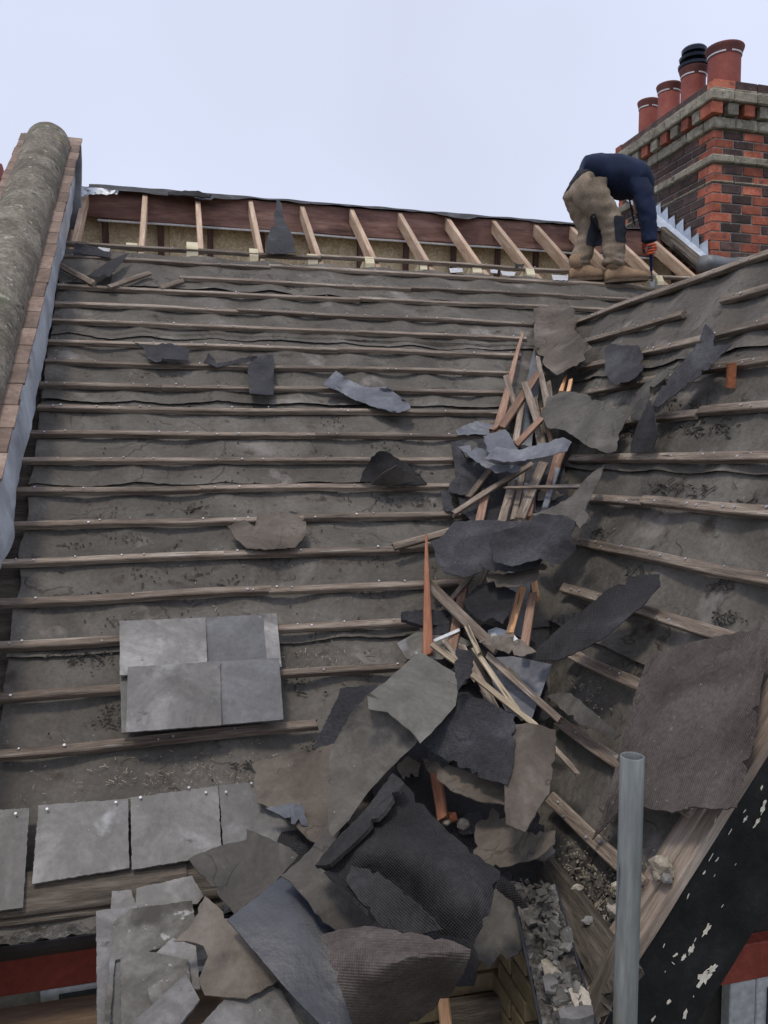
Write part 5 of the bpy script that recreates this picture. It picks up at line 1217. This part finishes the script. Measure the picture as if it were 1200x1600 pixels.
lump(962, 1384, .014, 'rubble', 'small white pebble touching the left of the scaffold tube', .03, B)
lump(902, 1425, .014, 'rubble', 'small grey mortar bit near the rotten board', .03, B)

# scattered fine debris: chips, grit, splinters (uncountable)
def debris(name, spots, n, fn, nrm, m, label, size=(.002, .009), long=.25):
    vs = []; fs = []
    for (u, v, su, sv, k) in spots:
        for _ in range(int(k*n)):
            uu = random.gauss(u, su); vv = random.gauss(v, sv)
            P = fn(uu, vv, .0)
            if fn is B and (P-C).y < YG+.02: continue
            if fn is A and (rA(P) > 5.3 or rA(P) < 1.15 or (P-C).x < -.5 or (P-C).x > valley_x_from_rA(rA(P))-.03): continue
            if fn is B and rB(P) > 2.2: continue
            hh = sagA((P-C).x, rA(P))+.0 if nrm is nA else sagB((P-C).y, rB(P))
            P += nrm*(hh-.002+.004)
            s = random.uniform(*size); l = s*(random.uniform(3, 7) if random.random() < long else random.uniform(.8, 1.6))
            e = Vector((random.gauss(0, 1), random.gauss(0, 1), random.gauss(0, .3))); e = (e-nrm*e.dot(nrm)*.8).normalized(); f = nrm.cross(e).normalized()
            o = len(vs); h = s*random.uniform(.3, .9)
            vs += [P-e*l/2-f*s*.4, P+e*l/2-f*s*.3, P+e*l*.4+f*s*.5, P-e*l*.5+f*s*.35, P+nrm*h+e*l*.2, P+nrm*h*.8-e*l*.3]
            fs += [(o, o+1, o+4), (o+1, o+2, o+4), (o+2, o+3, o+5, o+4), (o+3, o, o+5), (o, o+4, o+5)]
    o = obj(name, vs, fs, M_[m]); setp(o, label, 'debris'); o['kind'] = 'stuff'
allA = [(random.uniform(60, 760), random.uniform(470, 1230), 14, 5, random.uniform(.4, 1.2)) for _ in range(60)]+[(400, 1000, 260, 170, 8), (300, 650, 200, 130, 5)]
debris('roof_dirt', allA, 38, A, nA, 'soil', 'dark clumps of soil and moss scattered between the battens of the main roof', (.002, .009), .12)
debris('roof_splinters', [(330, 1215, 120, 14, 3), (180, 1250, 90, 20, 1.5), (490, 1025, 40, 12, 2), (400, 1000, 260, 170, 3), (560, 740, 40, 12, .6), (300, 1190, 150, 25, 2)], 60, A, nA, 'straw', 'pale wood splinters and straw scattered on the lower main roof', (.0012, .0035), .5)
allB = [(random.uniform(900, 1180), random.uniform(560, 1100), 12, 6, random.uniform(.4, 1)) for _ in range(22)]+[(920, 1420, 40, 35, 6)]
debris('gable_dirt', allB, 50, B, nB, 'soil', 'dark soil crumbs scattered on the gable roof slope', (.003, .012), .15)
debris('gable_grit', [(925, 1420, 35, 45, 6), (890, 1350, 25, 25, 2), (925, 1080, 14, 22, 1), (1030, 1370, 18, 18, 1.5)], 60, B, nB, 'rubble', 'pale mortar grit scattered at the foot of the gable roof slope', (.002, .008), .15)
# black cable-like lap shadows are real laps; one thin cable on the roof
pts = [(0, 1042), (60, 1043), (120, 1040), (185, 1034)]

# ------------------------------------------------------------------ PERSON bent over at the top of the main roof
def skin(name, joints, edges, m, parent, root=0, sub=2, disp=.0, dsc=14, stretch=None):
    me = bpy.data.meshes.new(name+'_tmp'); me.from_pydata([tuple(j[0]) for j in joints], edges, [])
    o = bpy.data.objects.new('tmp', me); COL.objects.link(o)
    o.modifiers.new('s', 'SKIN'); sv = me.skin_vertices[0].data
    for i, j in enumerate(joints):
        r = j[1]; sv[i].radius = (r, r) if not isinstance(r, tuple) else r
        sv[i].use_root = (i == root)
    md = o.modifiers.new('u', 'SUBSURF'); md.levels = sub; md.render_levels = sub
    dg = bpy.context.evaluated_depsgraph_get(); dg.update()
    nm = bpy.data.meshes.new_from_object(o.evaluated_get(dg)); bpy.data.objects.remove(o)
    vs = [v.co.copy() for v in nm.vertices]; ns = [v.normal.copy() for v in nm.vertices]
    if disp:
        for i, v in enumerate(vs):
            q = v*dsc
            w = noise.noise(Vector((q.x*.6, q.y*.6, q.z*1.6)))
            w2 = 1-abs(noise.noise(Vector((q.x*.9+5, q.y*.9, q.z*2.2))))*2
            vs[i] = v+ns[i]*disp*(w+.7*w2)
    fs = [tuple(p.vertices) for p in nm.polygons]; bpy.data.meshes.remove(nm)
    return obj(name, vs, fs, M_[m], parent, smooth=True)
tm_ = (A(920, 441)-C).dot(FW)
per = empty('person', A(925, 441), 'roofer bent double in navy sweatshirt, khaki trousers and tan boots near the chimney', 'person')
def PP(u, v, dt=0.0): return D(u, v, tm_+dt)
# continuous body: pelvis, spine, head, arms, legs
bj = [(PP(912, 290, .0), .06), (PP(932, 278), .06), (PP(965, 276), .08), (PP(990, 286, .02), .06), (PP(1001, 305, .06), .055), (PP(1003, 322, .10), .085),
      (PP(998, 288, -.10), .035), (PP(1010, 330, -.135), .035), (PP(1015, 374, -.12), .03),
      (PP(996, 285, .17), .05), (PP(1008, 335, .20), .04), (PP(1013, 380, .05), .03),
      (PP(915, 300, -.09), .075), (PP(957, 350, -.08), .055), (PP(958, 418, -.06), .04),
      (PP(903, 300, .07), .075), (PP(924, 355, .06), .055), (PP(907, 418, .06), .04), (PP(1006, 336, .10), .05)]
be = [(0, 1), (1, 2), (2, 3), (3, 4), (4, 5), (5, 18), (3, 6), (6, 7), (7, 8), (3, 9), (9, 10), (10, 11), (0, 12), (12, 13), (13, 14), (0, 15), (15, 16), (16, 17)]
skin('body', bj, be, 'skin', per)
tj = [(PP(905, 284, .0), .15), (PP(924, 268), .135), (PP(918, 298, -.09), .135), (PP(941, 328, -.09), .115), (PP(959, 352, -.08), .095), (PP(960, 385, -.07), .086), (PP(958, 408, -.06), .084), (PP(957, 418, -.06), .086),
      (PP(901, 302, .08), .125), (PP(911, 332, .07), .105), (PP(923, 357, .06), .09), (PP(914, 385, .05), .085), (PP(905, 408, .05), .083), (PP(904, 418, .05), .086)]
te = [(0, 1), (0, 2), (2, 3), (3, 4), (4, 5), (5, 6), (6, 7), (0, 8), (8, 9), (9, 10), (10, 11), (11, 12), (12, 13)]
trous = skin('trousers', tj, te, 'trousers', per, sub=3, disp=.011, dsc=16)
def loft(path, n=28, step=.018, disp=.006, dsc=14, cap=True):
    # path: (point, radius across, radius deep); smooth Catmull-Rom through the stations
    P = [Vector(p[0]) for p in path]; Rr = [(p[1], p[2]) for p in path]; st = []
    for i in range(len(P)-1):
        p0 = P[max(i-1, 0)]; p1 = P[i]; p2 = P[i+1]; p3 = P[min(i+2, len(P)-1)]
        k = max(2, int((p2-p1).length/step))
        for j in range(k+(i == len(P)-2)):
            t = j/k
            q = .5*((2*p1)+(p2-p0)*t+(2*p0-5*p1+4*p2-p3)*t*t+(-p0+3*p1-3*p2+p3)*t**3)
            st.append((q, Rr[i][0]*(1-t)+Rr[i+1][0]*t, Rr[i][1]*(1-t)+Rr[i+1][1]*t))
    vs = []; fs = []; ref = None
    for i, (q, ra_, rb_) in enumerate(st):
        d = (st[min(i+1, len(st)-1)][0]-st[max(i-1, 0)][0]).normalized()
        e1 = (FW-d*FW.dot(d)).normalized(); e2 = d.cross(e1)
        for j in range(n):
            an = 2*pi*j/n; o = e1*cos(an)*rb_+e2*sin(an)*ra_
            w = q+o; z_ = w*dsc
            f = disp*(noise.noise(Vector((z_.x*.6, z_.y*.6, z_.z*.9)))+.8*(1-2.4*abs(noise.noise(Vector((z_.x*.8+z_.z*.5, z_.y*.8, z_.z*.9-z_.x*.4))))))
            vs.append(w+o.normalized()*f)
    for i in range(len(st)-1):
        for j in range(n): fs.append((i*n+j, i*n+(j+1) % n, (i+1)*n+(j+1) % n, (i+1)*n+j))
    if cap: fs += [tuple(reversed(range(n))), tuple(range((len(st)-1)*n, len(st)*n))]
    return vs, fs
torso = loft([(PP(908, 264), .085, .14), (PP(928, 268), .125, .165), (PP(952, 273), .150, .175), (PP(975, 278), .155, .18), (PP(993, 287), .135, .19), (PP(1004, 300), .085, .14), (PP(1006, 312), .04, .07)], disp=.009)
sl1 = loft([(PP(988, 276, -.09), .095, .075), (PP(1003, 298, -.12), .080, .075), (PP(1010, 326, -.14), .066, .062), (PP(1014, 352, -.13), .056, .052), (PP(1016, 378, -.12), .046, .044)], disp=.008, dsc=18)
sl2 = loft([(PP(990, 280, .10), .090, .075), (PP(1000, 300, .13), .075, .07), (PP(1006, 326, .17), .064, .06), (PP(1011, 352, .13), .055, .05), (PP(1013, 376, .07), .045, .044)], disp=.008, dsc=18)
obj('sweatshirt', *merge([torso, sl1, sl2]), M_['navy'], per, smooth=True)
# hair cap on the hanging head
hj = [(PP(1004, 326, .115), .082), (PP(1007, 338, .115), .06)]
skin('hair', hj, [(0, 1)], 'hair', per)
# rear pocket patch and knee pads, as curved patches on the cloth
from mathutils.bvhtree import BVHTree
TB = BVHTree.FromPolygons([v.co+WM[trous].translation for v in trous.data.vertices], [tuple(p.vertices) for p in trous.data.polygons])
def patch(name, c, e, f, w, h, bulge, m, bend=.0):
    vs = []; fs = []; n = 8
    nn = e.cross(f).normalized()
    if nn.dot(C-c) < 0: nn = -nn
    for i in range(n+1):
        for j in range(n+1):
            s, t = i/n*2-1, j/n*2-1
            q = c+e*s*w*(1-.12*t*t)+f*t*h*(1-.1*s*s)
            hit = TB.ray_cast(q+nn*.4, -nn)
            if hit[0] is None or (hit[0]-q).length > .32: hit = TB.find_nearest(q)
            vs.append(hit[0]+hit[1]*.007)
    for i in range(n):
        for j in range(n): q = i*(n+1)+j; fs.append((q, q+n+1, q+n+2, q+1))
    k = len(vs); vs += [v-nn*.008 for v in vs[:]]
    fs += [tuple(reversed([q+k for q in f_])) for f_ in fs]
    return obj(name, vs, fs, M_[m], per, smooth=True)
tc_ = -FW
patch('knee_pad', PP(932, 368, -.0), (RT*.8+tc_*.6).normalized(), (UP+RT*.25).normalized(), .045, .10, .012, 'charcoal')
patch('knee_pad', PP(975, 362, -.10), (RT*.75+tc_*.65).normalized(), (UP+RT*.02).normalized(), .028, .095, .012, 'charcoal')
patch('pocket_patch', PP(905, 266, -.1), (RT+UP*.25).normalized(), (UP-tc_*.3).normalized(), .10, .05, .02, 'charcoal')
# boots
def boot(u0, v0, u1, v1, dt, label=None):
    heel = PP(u0, v0, dt); toe = PP(u1, v1, dt); ln = (toe-heel); e = ln.normalized()
    L_ = ln.length; sd_ = e.cross(Z).normalized(); vs = []; fs = []; n = 20
    secs = [(.0, .030, .07), (.02, .040, .105), (.06, .043, .125), (.10, .043, .125), (.14, .043, .115), (.18, .046, .095), (.22, .050, .080), (.26, .050, .068), (L_-.03, .046, .058), (L_-.008, .034, .046), (L_, .018, .03)]
    for (x, hw, ht) in secs:
        for i in range(n):
            an = 2*pi*i/n; cy = np.sign(cos(an))*abs(cos(an))**.7; cz = np.sign(sin(an))*abs(sin(an))**.7
            vs.append(heel+e*x+sd_*cy*hw*(1 if cz < 0 else 1-.25*cz)+Z*(.018+(cz+1)/2*ht+.002*noise.noise(Vector((x*40, an*2, 0)))))
    for k in range(len(secs)-1):
        for i in range(n): fs.append((k*n+i, k*n+(i+1) % n, (k+1)*n+(i+1) % n, (k+1)*n+i))
    fs += [tuple(reversed(range(n))), tuple(range((len(secs)-1)*n, len(secs)*n))]
    bt = obj('boot', vs, fs, M_['boot'], per, smooth=True)
    v2_, f2_ = tube(heel+e*.062+Z*.10, heel+e*.058+Z*.20, .052, .056, 16)
    obj('boot_cuff', v2_, f2_, M_['boot'], bt, smooth=True)
    vs = []; s = sd_
    for zz in (0, .022):
        for i in range(n):
            an = 2*pi*i/n; wv_ = .050*(1+.10*cos(an))
            vs.append(heel+e*(L_/2+(L_/2+.004)*np.sign(cos(an))*abs(cos(an))**.7)+s*wv_*np.sign(sin(an))*abs(sin(an))**.8+Z*zz)
    fs = [tuple(reversed(range(n))), tuple(range(n, 2*n))]+[(i, (i+1) % n, n+(i+1) % n, n+i) for i in range(n)]
    obj('boot_sole', vs, fs, M_['sole'], bt)
boot(889, 441, 956, 438, .03); boot(945, 443, 1012, 439, -.06)
# gloved hands: palm with five fingers curled round the tool
def hand(c, dwn, grip, dt_side, name='glove'):
    side_ = dwn.cross(grip).normalized()
    j = [(c-dwn*.03, .030), (c+dwn*.02, .036), (c+dwn*.055, .034)]; e = [(0, 1), (1, 2)]
    o = skin(name, j, e, 'glove_grey', per, sub=2)
    ln = [.075, .085, .08, .065]
    for i in range(4):
        off = (-.03+.02*i); b0 = c+dwn*(.0+.021*i)+side_*.022
        js = [(b0, .011), (b0+side_*.022+grip*.018, .0105), (b0+side_*.022+grip*(.018+ln[i]*.45), .010), (b0+grip*(.018+ln[i]*.62), .009), (b0-side_*.014+grip*(.018+ln[i]*.55), .008)]
        skin('finger', js, [(0, 1), (1, 2), (2, 3), (3, 4)], 'glove', o, sub=2)
    js = [(c-dwn*.005-side_*.02, .013), (c+dwn*.01-side_*.034+grip*.025, .012), (c+dwn*.03-side_*.018+grip*.05, .010)]
    skin('thumb', js, [(0, 1), (1, 2)], 'glove', o, sub=2)
hc = PP(1015, 386, -.12)
hand(hc, -Z, (tc_*.5+RT*.4).normalized(), 1)
hand(PP(1013, 383, .05), (-Z+RT*.1).normalized(), (tc_*.7-RT*.2).normalized(), 1)
# tool (slate ripper / bolster) held by the near hand
tl = empty('hand_tool', A(1019, 449, .01), 'dark blue handled steel bar held by the bent over roofer', 'tool')
p_t = hc+tc_*.03+Z*-.02; p_m = PP(1017, 412, -.12); p_b = A(1019, 449, .02)
vs, fs = tube(p_t+(p_t-p_m)*.2, p_m+(p_b-p_m)*.3, .015, .011, 14); obj('handle', vs, fs, M_['tool_blue'], tl, smooth=False)
vs, fs = tube(p_m+(p_b-p_m)*.28, p_b+Z*.05, .007, .006, 10); obj('shaft', vs, fs, M_['steel'], tl)
plank('blade', p_b+Z*.06, p_b, .035, .006, tc_, M_['steel'], tl)
# dark strap hanging under the chest
plank('drawstring', PP(984, 312, .02), PP(992, 352, .02), .012, .006, tc_, M_['charcoal'], per)
